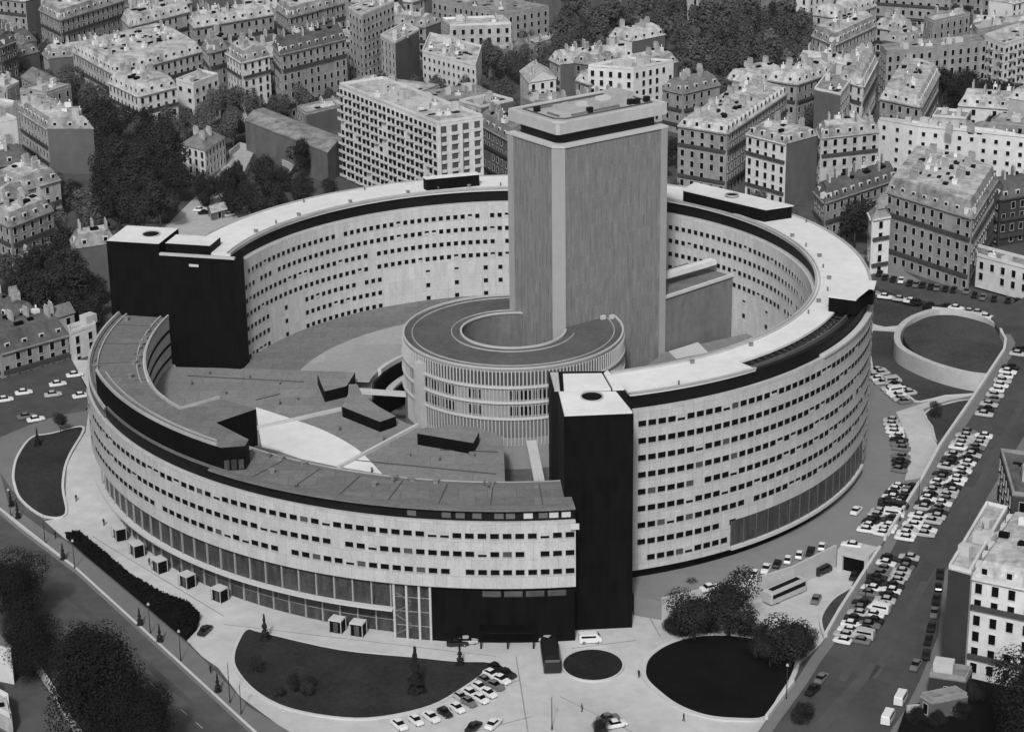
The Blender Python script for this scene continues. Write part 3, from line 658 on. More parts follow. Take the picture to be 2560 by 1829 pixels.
for k, (x, y) in enumerate(((480, 960), (560, 985), (700, 960), (740, 1000), (960, 1100), (1020, 1140), (1100, 1150), (1180, 1140), (930, 1180), (620, 945), (850, 1075), (1140, 1090), (700, 1010), (520, 935))):
    link('roof_vent' if k % 2 else 'vent_pipe', VENT if k % 2 else PIPE, court, (*at(x, y, ZC)[:2], ZC))
for p, q in (((470, 940), (760, 955)), ((880, 1150), (1240, 1185)), ((1100, 1125), (1245, 1130)), ((700, 985), (640, 1000))):
    P_, Q_ = at(*p, ZC), at(*q, ZC); b = MB(); b.bar((P_.x, P_.y, ZC+.01), (Q_.x, Q_.y, ZC+.01), 0.3, 0.15); b.build('roof_seam', MATS['seam_dark'], court)
for k in range(34):
    a = -66+k*6.6; r = rv.choice((69.5, 77.5, 78.3, 70.2))
    if SL0-2 < a < SL1+2 and r > 73: continue
    o_ = link('roof_vent' if k % 2 else 'vent_pipe', VENT if k % 2 else PIPE, rf, (*pol(r, a), 43.5)); o_.scale = (.8, .8, .8)
# ================================================================== DRUM
DC = (-0.24, 4.2); DR = 25.2; ZD = 28.0
drum = thing('drum_building', 'round drum building with ribbed bands and a ring-shaped grey roof round a well', 'office building', (DC[0], DC[1], T))
def dpol(r, a): return (r*math.cos(math.radians(a)), r*math.sin(math.radians(a)))
DZ = -T
TWR = [(-0.6, 19.2), (10.2, 5.0), (35.5, 23.0), (24.7, 37.2)]       # tower footprint
a_start, a_end = 60, 392       # the drum stops against the tower
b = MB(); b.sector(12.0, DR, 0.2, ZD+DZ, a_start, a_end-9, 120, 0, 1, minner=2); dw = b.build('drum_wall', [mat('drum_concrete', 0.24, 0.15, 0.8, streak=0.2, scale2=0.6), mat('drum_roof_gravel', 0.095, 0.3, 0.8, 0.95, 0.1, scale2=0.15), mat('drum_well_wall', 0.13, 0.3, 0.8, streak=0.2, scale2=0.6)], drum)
b = MB(); b.sector(DR-0.35, DR+0.12, ZD+DZ, ZD+DZ+0.4, a_start, a_end-10, 120); b.sector(11.75, 12.2, ZD+DZ, ZD+DZ+0.4, a_start, 360, 90); b.build('parapet', M_concrete, drum)
b = MB(); b.sector(DR-2.2, DR-2.0, ZD+DZ, ZD+DZ+0.25, a_start, a_end-12, 120); b.sector(14, 14.2, ZD+DZ, ZD+DZ+0.25, a_start, 350, 90); b.build('roof_rail', M_parapet, drum)
for z in (23.6, 20.0, 16.2):
    b = MB(); b.sector(DR, DR+0.45, z+DZ, z+DZ+0.5, 150, 380, 90); b.build('ledge', M_concrete_l, drum)
rib = MB(); rib.box(0, 0, 0, 0.22, 0.35, 3.3); rib_me = rib.mesh('rib', M_concrete_l)
k = 0
for a in [172+1.9*i for i in range(104)]:
    x, y = dpol(DR+0.12, a)
    if k < 100: link('rib', rib_me, dw, (x, y, 24.2+DZ), math.radians(a+90)); k += 1
b = MB(); b.sector(DR+0.02, DR+0.06, 24.3+DZ, 27.3+DZ, 172, 372, 90); b.build('louvre_band', mat('louvre_dark', 0.06, 0.3, 2), drum)
dwin = window_mesh('drum_window', 0.75, 2.2, 0.07)
k = 0
for z in (22.0, 18.3):
    for i in range(70):
        a = 196+2.35*i
        if a > 330: continue
        if 240 < a < 246.5 or 253.5 < a < 264 or 262 < a < 268: continue
        x, y = dpol(DR+0.03, a)
        if k < 100: link('window', dwin, dw, (x, y, z+DZ), math.radians(a+90)); k += 1
b = MB(); b.sector(DR+0.02, DR+0.05, 12.0+DZ, 16.0+DZ, 196, 372, 80); b.build('lower_louvre_band', mat('louvre_grey', 0.13, 0.3, 2), drum)
lr_ = MB()
for i in range(90):
    a = 198+1.9*i; x, y = dpol(DR+0.1, a); lr_.box(x, y, 10+DZ, 0.22, 0.3, 16.0+DZ, math.radians(a+90))
tag(lr_.build('lower_ribs', M_concrete, dw), kind='stuff')
mr_ = MB()
for i in range(100):
    a = 178+1.9*i
    if abs(a-216) < 4: continue
    x, y = dpol(DR+0.08, a); mr_.box(x, y, 16.7+DZ, 0.16, 0.22, 23.6+DZ, math.radians(a+90))
tag(mr_.build('middle_ribs', M_concrete, dw), kind='stuff')
b = MB(); x, y = dpol(DR+0.6, 216); b.box(x, y, 7+DZ, 2.3, 1.8, 26.3+DZ, math.radians(216+90)); b.build('stair_bay', M_concrete, drum)
P_ = at(1520, 806, ZD+0.6)
b = MB(); b.box(20.6-DC[0], 11.3-DC[1], ZD+DZ+0.05, 1.2, 0.8, ZD+DZ+0.9, 0.6); b.build('roof_vent', M_concrete_l, drum)
b = MB(); b.box(22.6-DC[0], 11.5-DC[1], ZD+DZ+0.05, 1.0, 0.8, ZD+DZ+0.9, 0.6); b.build('roof_vent', M_concrete_l, drum)

# ================================================================== TOWER
M_tw = panel_mat('tower_curtain_wall', 0.185, 0.78, 3.3, 0.07, 1.12, 0.12, 0.55, 0.0, 1.9)
M_twl = mat('tower_pilaster', 0.29, 0.08, 0.6)
tw = thing('tower', 'tall slab tower with pale corner piers and a white crown over a dark gap', 'tower', (10.2, 5.0, 8))
o = Vector((10.2, 5.0)); eR = Vector((25.3, 18.0)); eL = Vector((-10.8, 14.2)); lR, lL = eR.length, eL.length; uR, uL = eR/lR, eL/lL
def tp(u, v): p = uR*u+uL*v; return (p.x, p.y)      # u along right face, v along left face
ZT = 70.3-8
ch = 1.7
shaft = [tp(ch, 0), tp(lR, 0), tp(lR, lL), tp(0, lL), tp(0, ch)]
b = MB(); b.prism(shaft, 0, ZT, 0); b.build('shaft', M_tw, tw)
def pier(pts, z0=0, z1=ZT): b = MB(); b.prism(pts, z0, z1); b.build('pier', M_twl, tw)
pier([tp(ch+0.15, -0.28), tp(-0.28, ch+0.15), tp(0.1, ch+0.1), tp(ch+0.1, 0.1)])
pier([tp(lR-1.5, -0.28), tp(lR+0.28, -0.28), tp(lR+0.28, 1.2), tp(lR+0.02, 1.2), tp(lR+0.02, -0.02), tp(lR-1.5, -0.02)])
pier([tp(-0.28, lL-1.6), tp(-0.28, lL+0.28), tp(1.2, lL+0.28), tp(1.2, lL+0.02), tp(-0.02, lL+0.02), tp(-0.02, lL-1.6)])
b = MB(); b.prism([tp(ch, -0.35), tp(lR+0.35, -0.35), tp(lR+0.35, lL+0.35), tp(-0.35, lL+0.35), tp(-0.35, ch)], ZT, ZT+0.5); b.build('coping', M_concrete_l, tw)
fin = MB(); fin.box(0, 0, 0, 0.12, 0.16, ZT-0.3); fin_me = fin.mesh('fin', mat('tower_fin', 0.20, 0.1))
ar, al = math.atan2(uR.y, uR.x), math.atan2(uL.y, uL.x)
for i in range(1, 20):
    u = ch+0.2+i*(lR-ch-1.9)/20; link('fin', fin_me, tw, (*tp(u, -0.06), 0), ar)
for i in range(1, 10):
    v = ch+0.2+i*(lL-ch-2.0)/10; link('fin', fin_me, tw, (*tp(-0.06, v), 0), al)
def inset(k): return [tp(ch+k, k), tp(lR-k, k), tp(lR-k, lL-k), tp(k, lL-k), tp(k, ch+k)]
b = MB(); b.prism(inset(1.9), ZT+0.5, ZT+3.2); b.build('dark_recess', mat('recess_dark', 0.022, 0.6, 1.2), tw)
sharp = [tp(0.5, -0.1), tp(lR+0.1, -0.1), tp(lR+0.1, lL+0.1), tp(-0.1, lL+0.1), tp(-0.1, 0.5)]
b = MB(); b.prism(sharp, ZT+3.2, ZT+5.75, 0, 1); cr_ = b.build('crown', [M_concrete, M_parapet], tw)
b = MB(); ribbon(b, inset(0.15), 0.5, ZT+5.75, ZT+6.0, True); b.build('parapet', M_concrete_l, cr_)
b = MB(); ribbon(b, inset(2.3), 0.3, ZT+5.75, ZT+6.05, True); b.build('roof_gutter', mat('gutter_dark', 0.08), cr_)
b = MB(); b.prism([tp(8, 6), tp(23, 6), tp(23, 12), tp(8, 12)], ZT+5.75, ZT+6.6); b.build('roof_plant', M_parapet, cr_)
b = MB(); b.prism([tp(25, 9), tp(29, 9), tp(29, 15), tp(25, 15)], ZT+5.75, ZT+7.0); b.build('roof_plant', M_parapet, cr_)
for u, v, su, sv, hh in ((9.5, 3.9, 5, .5, .4), (17, 3.9, 7, .5, .5), (9, 13.8, 6, .5, .4), (18, 13.8, 8, .5, .5), (4.2, 7, .5, 4, .4), (20, 9, 3, 2, 1.6), (13, 8, 2, 2, 1.5)):
    b = MB(); b.prism([tp(u-su/2, v-sv/2), tp(u+su/2, v-sv/2), tp(u+su/2, v+sv/2), tp(u-su/2, v+sv/2)], ZT+5.75 if hh < 1 else ZT+6.6, ZT+5.75+hh); b.build('roof_duct', mat('roof_duct_grey', 0.14, 0.4, 1) if hh < 1 else M_concrete_l, cr_)
for u, v in ((3.5, 12), (24.0, 4.2), (25.4, 3.6), (28.5, 3.9), (12, 3.8)):
    b = MB(); c_ = tp(u, v); b.box(c_[0], c_[1], ZT+5.75, 1.4, 0.9, ZT+7.0, ar); b.build('roof_vent', M_attic, cr_)

# link block and bridge on the right
zl = 28.6
la, lb = at(1662, 746, zl), at(1832, 690, zl)
lk = thing('link_block', 'grey windowless block joining the tower to the tall ring', 'building', (la.x, la.y, 10))
dv = Vector((lb.x-la.x, lb.y-la.y)); nv = Vector((-dv.y, dv.x)).normalized()*15
b = MB(); b.prism([(0, 0), (dv.x, dv.y), (dv.x+nv.x, dv.y+nv.y), (nv.x, nv.y)], 0, zl-10, 0, 1); b.build('wall', [mat('link_wall_grey', 0.15, 0.25, 0.6, streak=0.3, scale2=0.5), M_greyroof], lk)
b = MB(); ribbon(b, [(0, 0), (dv.x, dv.y)], 0.9, zl-10, zl-9.4); b.build('coping', M_concrete_l, lk)
pa, pb = at(1658, 684, 32), at(1784, 648, 32)
b = MB(); b.bar((pa.x, pa.y, 30.9), (pb.x, pb.y, 30.9), 2.2, 1.2)
tag(b.build('enclosed_bridge', M_white), 'white enclosed footbridge running from the tower to the ring', 'footbridge')

# ================================================================== THE TOWN
TONES = {'white': mat('white_render', 0.54, 0.25, 0.5), 'pale': mat('pale_stone', 0.35, 0.4, 0.5, streak=0.3, scale2=0.3),
         'grey': mat('grey_stone', 0.235, 0.35, 0.5, streak=0.3, scale2=0.3), 'dark': mat('sooty_stone', 0.115, 0.35, 0.5, streak=0.3, scale2=0.3),
         'black': mat('soot_black_wall', 0.035, 0.3, 0.5), 'blank': mat('blank_party_wall', 0.10, 0.22, 0.35, streak=0.3, scale2=0.25)}
ROOFS = {'zinc': mat('zinc_roof', 0.21, 0.75, 0.7, scale2=0.2), 'slate': mat('slate_roof', 0.09, 0.5, 0.8, scale2=0.2), 'lead': mat('pale_roof', 0.36, 0.75, 0.7, scale2=0.2), 'tile': mat('grey_tile_roof', 0.16, 0.5, 0.9, scale2=0.2)}
M_chim = mat('chimney_plaster', 0.32, 0.5, 0.8); M_rail = mat('iron_balcony', 0.05, 0.3, 2)
M_winlight = mat('white_window_frame', 0.5, 0.1, 1)
WIN = {'tall': window_mesh('tall_window', 1.25, 2.0, 0.06, False, mats=[M_winlight, M_glass]), 'wide': window_mesh('wide_window', 1.8, 1.5, 0.06, False, mats=[M_winlight, M_glass]),
       'small': window_mesh('small_window', 1.1, 1.3, 0.06, False, mats=[M_winlight, M_glass])}
b = MB(); b.prism([(-0.75, -0.7), (0.75, -0.7), (0.75, 1.6), (-0.75, 1.6)], 0, 1.7, 0); b.face([(-0.5, -0.73, 0.25), (0.5, -0.73, 0.25), (0.5, -0.73, 1.5), (-0.5, -0.73, 1.5)], 1)
DORMER = b.mesh('dormer', [M_winlight, M_glass])
b = MB(); b.box(0, 0, 0, 2.3, 0.6, 2.6)
for k in range(5): b.tube((-0.9+0.45*k, 0, 2.6), (-0.9+0.45*k, 0, 3.1), 0.17, 0.13, 6)
CHIM = b.mesh('chimney', M_chim)
b = MB(); b.box(0, 0, 0, 1.7, 1.2, 0.85, 0, 0); SKYL = b.mesh('skylight', M_glass)
b = MB(); b.box(0, 0, 0, 1.6, 1.2, 1.5); b.tube((.3, .2, 1.5), (.3, .2, 2.4), .2, .2, 6); HATCH = b.mesh('roof_hatch', mat('roof_hatch_white', 0.6, 0.1))
b = MB(); b.box(0, 0, 0, 3.4, 2.6, 2.4); LIFT = b.mesh('lift_house', mat('lift_house_plaster', 0.42, 0.2))
b = MB(); b.prism([(-1.5, -1.0), (1.5, -1.0), (1.5, 0), (-1.5, 0)], 0, 0.15, 0); b.prism([(-1.5, -1.0), (1.5, -1.0), (1.5, -0.94), (-1.5, -0.94)], 0.15, 1.0, 1)
BALC = b.mesh('balcony', [M_winlight, M_winlight])
FOOT = []
def bld(Lp, Fp, Rp, h, label, style='mansard', tone='pale', roof='zinc', base=T, fl=3.25, bay=3.0, win='tall', name='apartment_building', rblank=False, lblank=False, rtone=None, ltone=None, cat='building', balc=False, nch=None, foot=None, mh=None):
    Q = foot or quad_px(Lp, Fp, Rp, base+h)
    F = Q[1]; t = thing(name, label, cat, (F[0], F[1], base))
    P = [(p[0]-F[0], p[1]-F[1]) for p in Q]     # L, F, R, B
    rnd = random.Random(label)
    mats = [TONES[ltone or tone], TONES[rtone or ('blank' if rblank else tone)], TONES[tone]]
    b = MB(); u = 0
    for i, mi in ((0, 0), (1, 1), (2, 2), (3, 2)):
        a, c = P[i], P[(i+1) % 4]; b.wallquad(a, c, -1.5, h, mi)
    b.face([(*p, h) for p in P], 2)
    b.build('wall', mats, t)
    # windows on the sides
    extra = MB(); nx_ = 0; cnt = 0; sides = [(P[0], P[1], lblank), (P[1], P[2], rblank)]
    cen = (sum(p[0] for p in P)/4, sum(p[1] for p in P)/4)
    for a, c, blank in sides:
        if blank: continue
        d = Vector((c[0]-a[0], c[1]-a[1])); Ls = d.length; d.normalize()
        nrm = Vector((d.y, -d.x))
        if nrm.dot(Vector(((a[0]+c[0])/2-cen[0], (a[1]+c[1])/2-cen[1]))) < 0: nrm = -nrm
        rz = math.atan2(nrm.y, nrm.x)+PI/2
        nb = max(1, int((Ls-1.0)/bay)); nf = max(1, int(round((h-0.8)/fl)))
        for f in range(nf):
            for k in range(nb):
                if rnd.random() < 0.04: continue
                s = (k+0.5)*Ls/nb; z = h-(f+0.55)*(h-0.8)/nf-0.3
                if z < 0.8: continue
                if cnt < 100: link('window', WIN[win], t, (a[0]+d.x*s+nrm.x*0.02, a[1]+d.y*s+nrm.y*0.02, z), rz); cnt += 1
                else:
                    nx_ += 1; ww = {'tall': (.62, 1.0), 'wide': (.9, .75), 'small': (.55, .65)}[win]
                    for gx, gz, off, mi in ((ww[0]+.06, ww[1]+.06, .02, 0), (ww[0], ww[1], .05, 1)):
                        X0, X1 = s-gx, s+gx
                        extra.face([(a[0]+d.x*X0+nrm.x*off, a[1]+d.y*X0+nrm.y*off, z-gz), (a[0]+d.x*X1+nrm.x*off, a[1]+d.y*X1+nrm.y*off, z-gz), (a[0]+d.x*X1+nrm.x*off, a[1]+d.y*X1+nrm.y*off, z+gz), (a[0]+d.x*X0+nrm.x*off, a[1]+d.y*X0+nrm.y*off, z+gz)], mi)
                if balc and (k % 2 == balc % 2):
                    link('balcony', BALC, t, (a[0]+d.x*s+nrm.x*0.05, a[1]+d.y*s+nrm.y*0.05, z-1.2), rz)
        if style == 'mansard' and Ls > 6:
            b = MB()
            for zz in (h-0.35,):
                b.bar((a[0]+d.x*.1+nrm.x*0.3, a[1]+d.y*.1+nrm.y*0.3, zz), (c[0]-d.x*.1+nrm.x*0.3, c[1]-d.y*.1+nrm.y*0.3, zz), 0.62, 0.32)
            b.build('cornice', TONES[tone if tone != 'dark' else 'grey'], t)
            for zz in (h-1.55*(h-.8)/max(1, int(round((h-0.8)/fl)))-1.3, h-(h-.8)*0.78-1.2):
                if zz < 1.5: continue
                b = MB(); b.bar((a[0]+d.x*.4+nrm.x*0.35, a[1]+d.y*.4+nrm.y*0.35, zz), (c[0]-d.x*.4+nrm.x*0.35, c[1]-d.y*.4+nrm.y*0.35, zz), 0.5, 0.9)
                b.build('balcony', M_rail, t)
    if nx_: tag(extra.build('window_rows', [M_winlight, M_glass], t), kind='stuff')
    FOOT.append(Q)
    def scal(k):  # inset outline by k metres
        dl = Vector((P[0][0]-P[1][0], P[0][1]-P[1][1])); dr = Vector((P[2][0]-P[1][0], P[2][1]-P[1][1])); ll, lr2 = dl.length, dr.length
        ul, ur = dl/ll, dr/lr2; k1 = min(k, ll*0.45); k2 = min(k, lr2*0.45)
        g = lambda A, B: (ul.x*A+ur.x*B, ul.y*A+ur.y*B)
        return [g(ll-k1, k2), g(k1, k2), g(k1, lr2-k2), g(ll-k1, lr2-k2)], ul, ur, ll, lr2
    inn, ul, ur, ll, lr2 = scal(1.7); rm = ROOFS[roof]
    if style == 'mansard':
        mhh = mh or 3.4
        b = MB(); base_ = scal(-0.25)[0]
        for i in range(4):
            j = (i+1) % 4
            b.face([(*base_[i], h), (*base_[j], h), (*inn[j], h+mhh), (*inn[i], h+mhh)], 0)
        # shallow upper roof with a ridge along the longer side
        if lr2 >= ll: r0 = ((inn[0][0]+inn[1][0])/2, (inn[0][1]+inn[1][1])/2); r1 = ((inn[2][0]+inn[3][0])/2, (inn[2][1]+inn[3][1])/2); seq = ((0, 1, r0, r0), (1, 2, r1, r0), (2, 3, r1, r1), (3, 0, r0, r1))
        else: r0 = ((inn[1][0]+inn[2][0])/2, (inn[1][1]+inn[2][1])/2); r1 = ((inn[3][0]+inn[0][0])/2, (inn[3][1]+inn[0][1])/2); seq = ((0, 1, r0, r1), (1, 2, r0, r0), (2, 3, r1, r0), (3, 0, r1, r1))
        zr = h+mhh+0.9
        for i, j, ra, rb_ in seq:
            pts = [(*inn[i], h+mhh), (*inn[j], h+mhh), (*ra, zr)]
            if ra != rb_: pts.append((*rb_, zr))
            b.face(pts, 1)
        ro_ = b.build('roof', [rm, ROOFS['lead'] if roof == 'zinc' else rm], t)
        for a, c, blank in sides:
            d = Vector((c[0]-a[0], c[1]-a[1])); Ls = d.length; d.normalize(); nrm = Vector((d.y, -d.x))
            if nrm.dot(Vector(((a[0]+c[0])/2-cen[0], (a[1]+c[1])/2-cen[1]))) < 0: nrm = -nrm
            if Ls < 7: continue
            nd = int((Ls-2)/3.6)
            for k in range(nd):
                s = (k+0.5)*Ls/nd
                link('dormer', DORMER, ro_, (a[0]+d.x*s-nrm.x*1.0, a[1]+d.y*s-nrm.y*1.0, h+0.4), math.atan2(nrm.y, nrm.x)+PI/2)
        n_ = nch if nch is not None else max(3, int(max(ll, lr2)/4.5))
        for k in range(n_):
            s = (k+0.5)/n_*0.9+0.05; off = rnd.choice((0.28, 0.5, 0.72))
            long_r = lr2 >= ll
            A, B = (off*ll, s*lr2) if long_r else (s*ll, off*lr2)
            p = (ul.x*A+ur.x*B, ul.y*A+ur.y*B); an = math.atan2(ul.y, ul.x) if long_r else math.atan2(ur.y, ur.x)
            link('chimney', CHIM, ro_, (*p, h+mhh+0.2), an)
        for k in range(int(ll*lr2/45)):
            A, B = rnd.uniform(.22, .78)*ll, rnd.uniform(.12, .88)*lr2
            o_ = link('skylight', SKYL if rnd.random() < .7 else HATCH, ro_, (ul.x*A+ur.x*B, ul.y*A+ur.y*B, h+mhh+0.25), math.atan2(ur.y, ur.x)); o_.scale = (rnd.uniform(.6, 1.5), rnd.uniform(.6, 1.3), 1)
    elif style == 'flat':
        b = MB(); b.prism(scal(0.0)[0], h, h+0.25, 0); ro_ = b.build('roof', rm, t)
        b = MB(); ribbon(b, scal(0.25)[0], 0.5, h+0.25, h+1.0, True); b.build('parapet', TONES['white' if tone in ('white', 'pale') else 'grey'], ro_)
        n_ = nch if nch is not None else max(2, int(lr2*ll/120))
        for k in range(n_):
            A, B = rnd.uniform(.2, .8)*ll, rnd.uniform(.1, .9)*lr2
            o_ = link('lift_house', LIFT, ro_, (ul.x*A+ur.x*B, ul.y*A+ur.y*B, h+0.25), math.atan2(ur.y, ur.x)); s_ = rnd.uniform(.5, 1.1); o_.scale = (s_, s_, rnd.uniform(.5, 1.1))
        for k in range(int(ll*lr2/55)):
            A, B = rnd.uniform(.1, .9)*ll, rnd.uniform(.08, .92)*lr2
            o_ = link('skylight', SKYL if rnd.random() < .6 else HATCH, ro_, (ul.x*A+ur.x*B, ul.y*A+ur.y*B, h-0.35), math.atan2(ur.y, ur.x)); o_.scale = (rnd.uniform(.6, 1.6), rnd.uniform(.6, 1.4), 1)
        if max(ll, lr2) > 12:
            for k in range(2): link('chimney', CHIM, ro_, (ul.x*ll*.5+ur.x*lr2*rnd.uniform(.1, .9), ul.y*ll*.5+ur.y*lr2*rnd.uniform(.1, .9), h+0.2), math.atan2(ul.y, ul.x))
    elif style in ('gable', 'hip'):
        o_ = scal(-0.4)[0]; rh = mh or min(ll, lr2)*0.28; k = min(ll, lr2)/2 if style == 'hip' else -0.4
        g = lambda A, B: (ul.x*A+ur.x*B, ul.y*A+ur.y*B)
        b = MB()
        if lr2 >= ll: r0, r1 = g(ll/2, k), g(ll/2, lr2-k); seq = ((0, 1, r0, r0), (1, 2, r1, r0), (2, 3, r1, r1), (3, 0, r0, r1))
        else: r0, r1 = g(k, lr2/2), g(ll-k, lr2/2); seq = ((0, 1, r0, r1), (1, 2, r0, r0), (2, 3, r1, r0), (3, 0, r1, r1))
        for i, j, ra, rb_ in seq:
            same = ra == rb_
            pts = [(*o_[i], h-0.1), (*o_[j], h-0.1), (*ra, h+rh)]
            if not same: pts.append((*rb_, h+rh))
            b.face(pts, 1 if (same and style == 'gable') else 0)
        ro_ = b.build('roof', [rm, TONES[tone]], t)
        if nch is None or nch:
            for k in range(nch or 1): link('chimney', CHIM, ro_, (*g(ll*(.3+.4*(k % 2)), lr2*(0.25+0.5*k/max(1, (nch or 1)))), h+rh*0.5), math.atan2(ul.y, ul.x))
    return t

# --- listed from the top left of the picture to the right
bld((-60, 283), (-2, 308), (42, 300), 20, 'pale slab with blank white end wall cut by the left edge', 'flat', 'white', 'lead', rblank=True, rtone='white', ltone='grey')
bld((50, 278), (118, 322), (233, 322), 15, 'bay fronted apartment house with white strip standing left of the dark grove', 'mansard', 'pale', 'zinc', rblank=True)
bld((53, 192), (88, 212), (150, 200), 11, 'small gabled house with steep pale roof above the bay fronted house', 'gable', 'grey', 'tile', name='house')
bld((-25, 205), (18, 226), (48, 210), 14, 'low pale block at the left edge behind the white-ended slab', 'flat', 'pale', 'lead')
bld((-45, 95), (0, 118), (40, 102), 20, 'dark apartment block at the left edge near the top corner', 'mansard', 'dark', 'slate')
bld((182, 128), (285, 185), (505, 128), 18, 'long apartment block with bright jumbled roofs around a yard at upper left', 'mansard', 'pale', 'lead')
bld((272, 205), (345, 240), (442, 216), 17, 'bright terraced block with dark shop-like bays below the jumbled roofs', 'mansard', 'white', 'lead')
bld((440, 203), (484, 214), (546, 190), 15, 'small white block with square windows right of the terraced block', 'flat', 'white', 'lead', win='wide')
bld((508, 112), (522, 132), (568, 120), 22, 'narrow grey block right of the jumbled bright roofs', 'mansard', 'grey', 'zinc')
bld((566, 132), (604, 156), (674, 138), 22, 'white fronted block with balconies left of the long speckled facade', 'mansard', 'white', 'zinc')
bld((682, 112), (702, 136), (865, 96), 24, 'long speckled sooty apartment facade left of the balcony slab', 'mansard', 'grey', 'slate')
bld((100, 25), (150, 50), (310, 0), 22, 'tall grey apartment row with vertical bays in the top left', 'mansard', 'grey', 'zinc')
bld((305, 45), (325, 66), (475, 28), 18, 'apartment row with pale ridge in front of the tall grey row at the top', 'mansard', 'pale', 'lead')
bld((472, 52), (486, 70), (684, 36), 18, 'second apartment row with pale ridge continuing towards the top middle', 'mansard', 'grey', 'lead')
bld((690, 22), (722, 44), (862, 6), 20, 'grey block with zinc roof at the top above the speckled facade', 'mansard', 'grey', 'zinc')
bld((612, 300), (818, 380), (862, 346), 10.5, 'long plain hall with a shallow ridged grey roof', 'gable', 'dark', 'zinc', name='hall', rblank=True, lblank=True, nch=0, mh=1.2, rtone='dark', cat='hall')
bld((452, 360), (512, 376), (562, 342), 9.5, 'white villa with grey hipped roof and chimneys beside the dark grove', 'hip', 'white', 'tile', name='villa', nch=3, bay=2.4, cat='house')
bld((742, 272), (765, 288), (866, 264), 8, 'low shed with bright flat roof behind the ridged hall', 'flat', 'grey', 'lead', name='shed', nch=0, rblank=True)
slab = bld((848, 214), (1092, 312), (1207, 294), 30, 'tall white balcony-fronted apartment slab behind the ring', 'flat', 'white', 'lead', fl=2.75, bay=2.7, win='wide', balc=2, nch=14, rblank=True, rtone='white')
Q = FOOT[-1]; d_ = Vector((Q[2][0]-Q[1][0], Q[2][1]-Q[1][1])); Le = d_.length; d_.normalize(); rz_ = math.atan2(d_.y, d_.x)
for k, (u, wd_) in enumerate(((0.14, .12), (.38, .13), (.62, .13), (.87, .12))):
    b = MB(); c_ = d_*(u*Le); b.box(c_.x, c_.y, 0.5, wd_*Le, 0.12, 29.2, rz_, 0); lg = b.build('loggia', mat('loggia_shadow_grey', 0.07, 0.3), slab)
    for f in range(10):
        b = MB(); n_ = Vector((d_.y, -d_.x))*0.25; b.box(c_.x+n_.x, c_.y+n_.y, 1.0+f*2.8, wd_*Le*(1.1 if k % 2 else .8), 0.5, 1.9+f*2.8, rz_); b.build('loggia_front', M_winlight, lg)
bld((872, 24), (905, 42), (985, 8), 30, 'tall pale block standing above the balcony slab near the top', 'flat', 'pale', 'lead', win='wide')
bld((952, 92), (988, 110), (1048, 78), 22, 'block with blank grey gable behind the balcony slab', 'flat', 'pale', 'lead', rblank=True)
bld((1056, 132), (1190, 168), (1204, 120), 19, 'square white dotted-front block at the edge of the wood', 'flat', 'white', 'lead', win='small', bay=2.6)
bld((1105, 50), (1125, 68), (1278, 62), 18, 'pale terrace with stepped roofs above the white dotted block', 'flat', 'pale', 'lead')
bld((1215, 128), (1232, 138), (1322, 112), 9, 'low grey workshop left of the long bright flat roof by the wood', 'flat', 'grey', 'zinc', name='workshop', nch=1)
bld((1302, 104), (1322, 118), (1412, 96), 8, 'low pavilion with long bright flat roof at the edge of the wood', 'flat', 'grey', 'lead', name='pavilion', nch=0)
bld((1080, 2), (1268, 38), (1372, 20), 14, 'broad grey-roofed hall at the top beside the wood', 'flat', 'grey', 'zinc', name='hall', nch=2, cat='hall')
bld((1300, 178), (1322, 206), (1390, 196), 13, 'gabled white house among trees left of the tower crown', 'gable', 'white', 'lead', name='house', nch=2)
bld((1470, 168), (1584, 176), (1684, 156), 20, 'white apartment block with dark bays just behind the tower crown', 'flat', 'white', 'lead', nch=5, bay=2.7)
bld((1440, 200), (1475, 212), (1580, 178), 14, 'low pale block left of the white block behind the tower crown', 'mansard', 'grey', 'lead')
bld((1195, 308), (1282, 356), (1330, 336), 17, 'dark apartment house squeezed between the balcony slab and the tower', 'mansard', 'dark', 'tile')
bld((1695, 314), (1818, 334), (1968, 232), 20, 'corner block with flat white terrace right of the tower', 'mansard', 'grey', 'lead', mh=2.4)
bld((1866, 334), (1966, 360), (2045, 338), 20, 'white fronted block with dark blank side wall behind the ring roof', 'mansard', 'white', 'zinc', rblank=True, mh=2.4)
bld((2042, 322), (2052, 344), (2198, 328), 20, 'stone apartment house with two balcony lines right of the dark blank wall', 'mansard', 'pale', 'zinc', mh=3.0)
bld((2195, 300), (2295, 318), (2600, 350), 20, 'long white curved-front block at the right edge', 'flat', 'white', 'lead', win='small', nch=6, bay=3.6)
bld((2036, 478), (2062, 506), (2245, 446), 14, 'dark roofed house with balcony row above the back street', 'mansard', 'grey', 'slate', mh=3)
bld((2172, 530), (2180, 548), (2226, 540), 17, 'narrow pale end house left of the ornate corner block', 'mansard', 'white', 'zinc', mh=2)
bld((2215, 478), (2432, 545), (2492, 448), 21, 'ornate six-storey stone corner block facing the back street', 'mansard', 'grey', 'zinc', mh=4.0, rtone='blank', nch=11)
bld((2432, 615), (2442, 642), (2660, 700), 7, 'low white shop building with a dark awning by the crossroads', 'flat', 'white', 'zinc', name='shop_building', base=T+2)
bld((2462, 470), (2500, 500), (2680, 470), 14, 'dark house behind the low white shop building', 'mansard', 'black', 'slate')
bld((2036, 226), (2102, 240), (2152, 172), 20, 'block with wide dark gable right of the wood', 'flat', 'pale', 'zinc', lblank=True, ltone='blank')
bld((2098, 198), (2158, 216), (2192, 152), 20, 'bright roofed house behind the dark gabled block', 'mansard', 'white', 'lead')
bld((2200, 246), (2302, 268), (2348, 184), 18, 'house with broad patterned pale roof above the white curved block', 'mansard', 'grey', 'lead', nch=6)
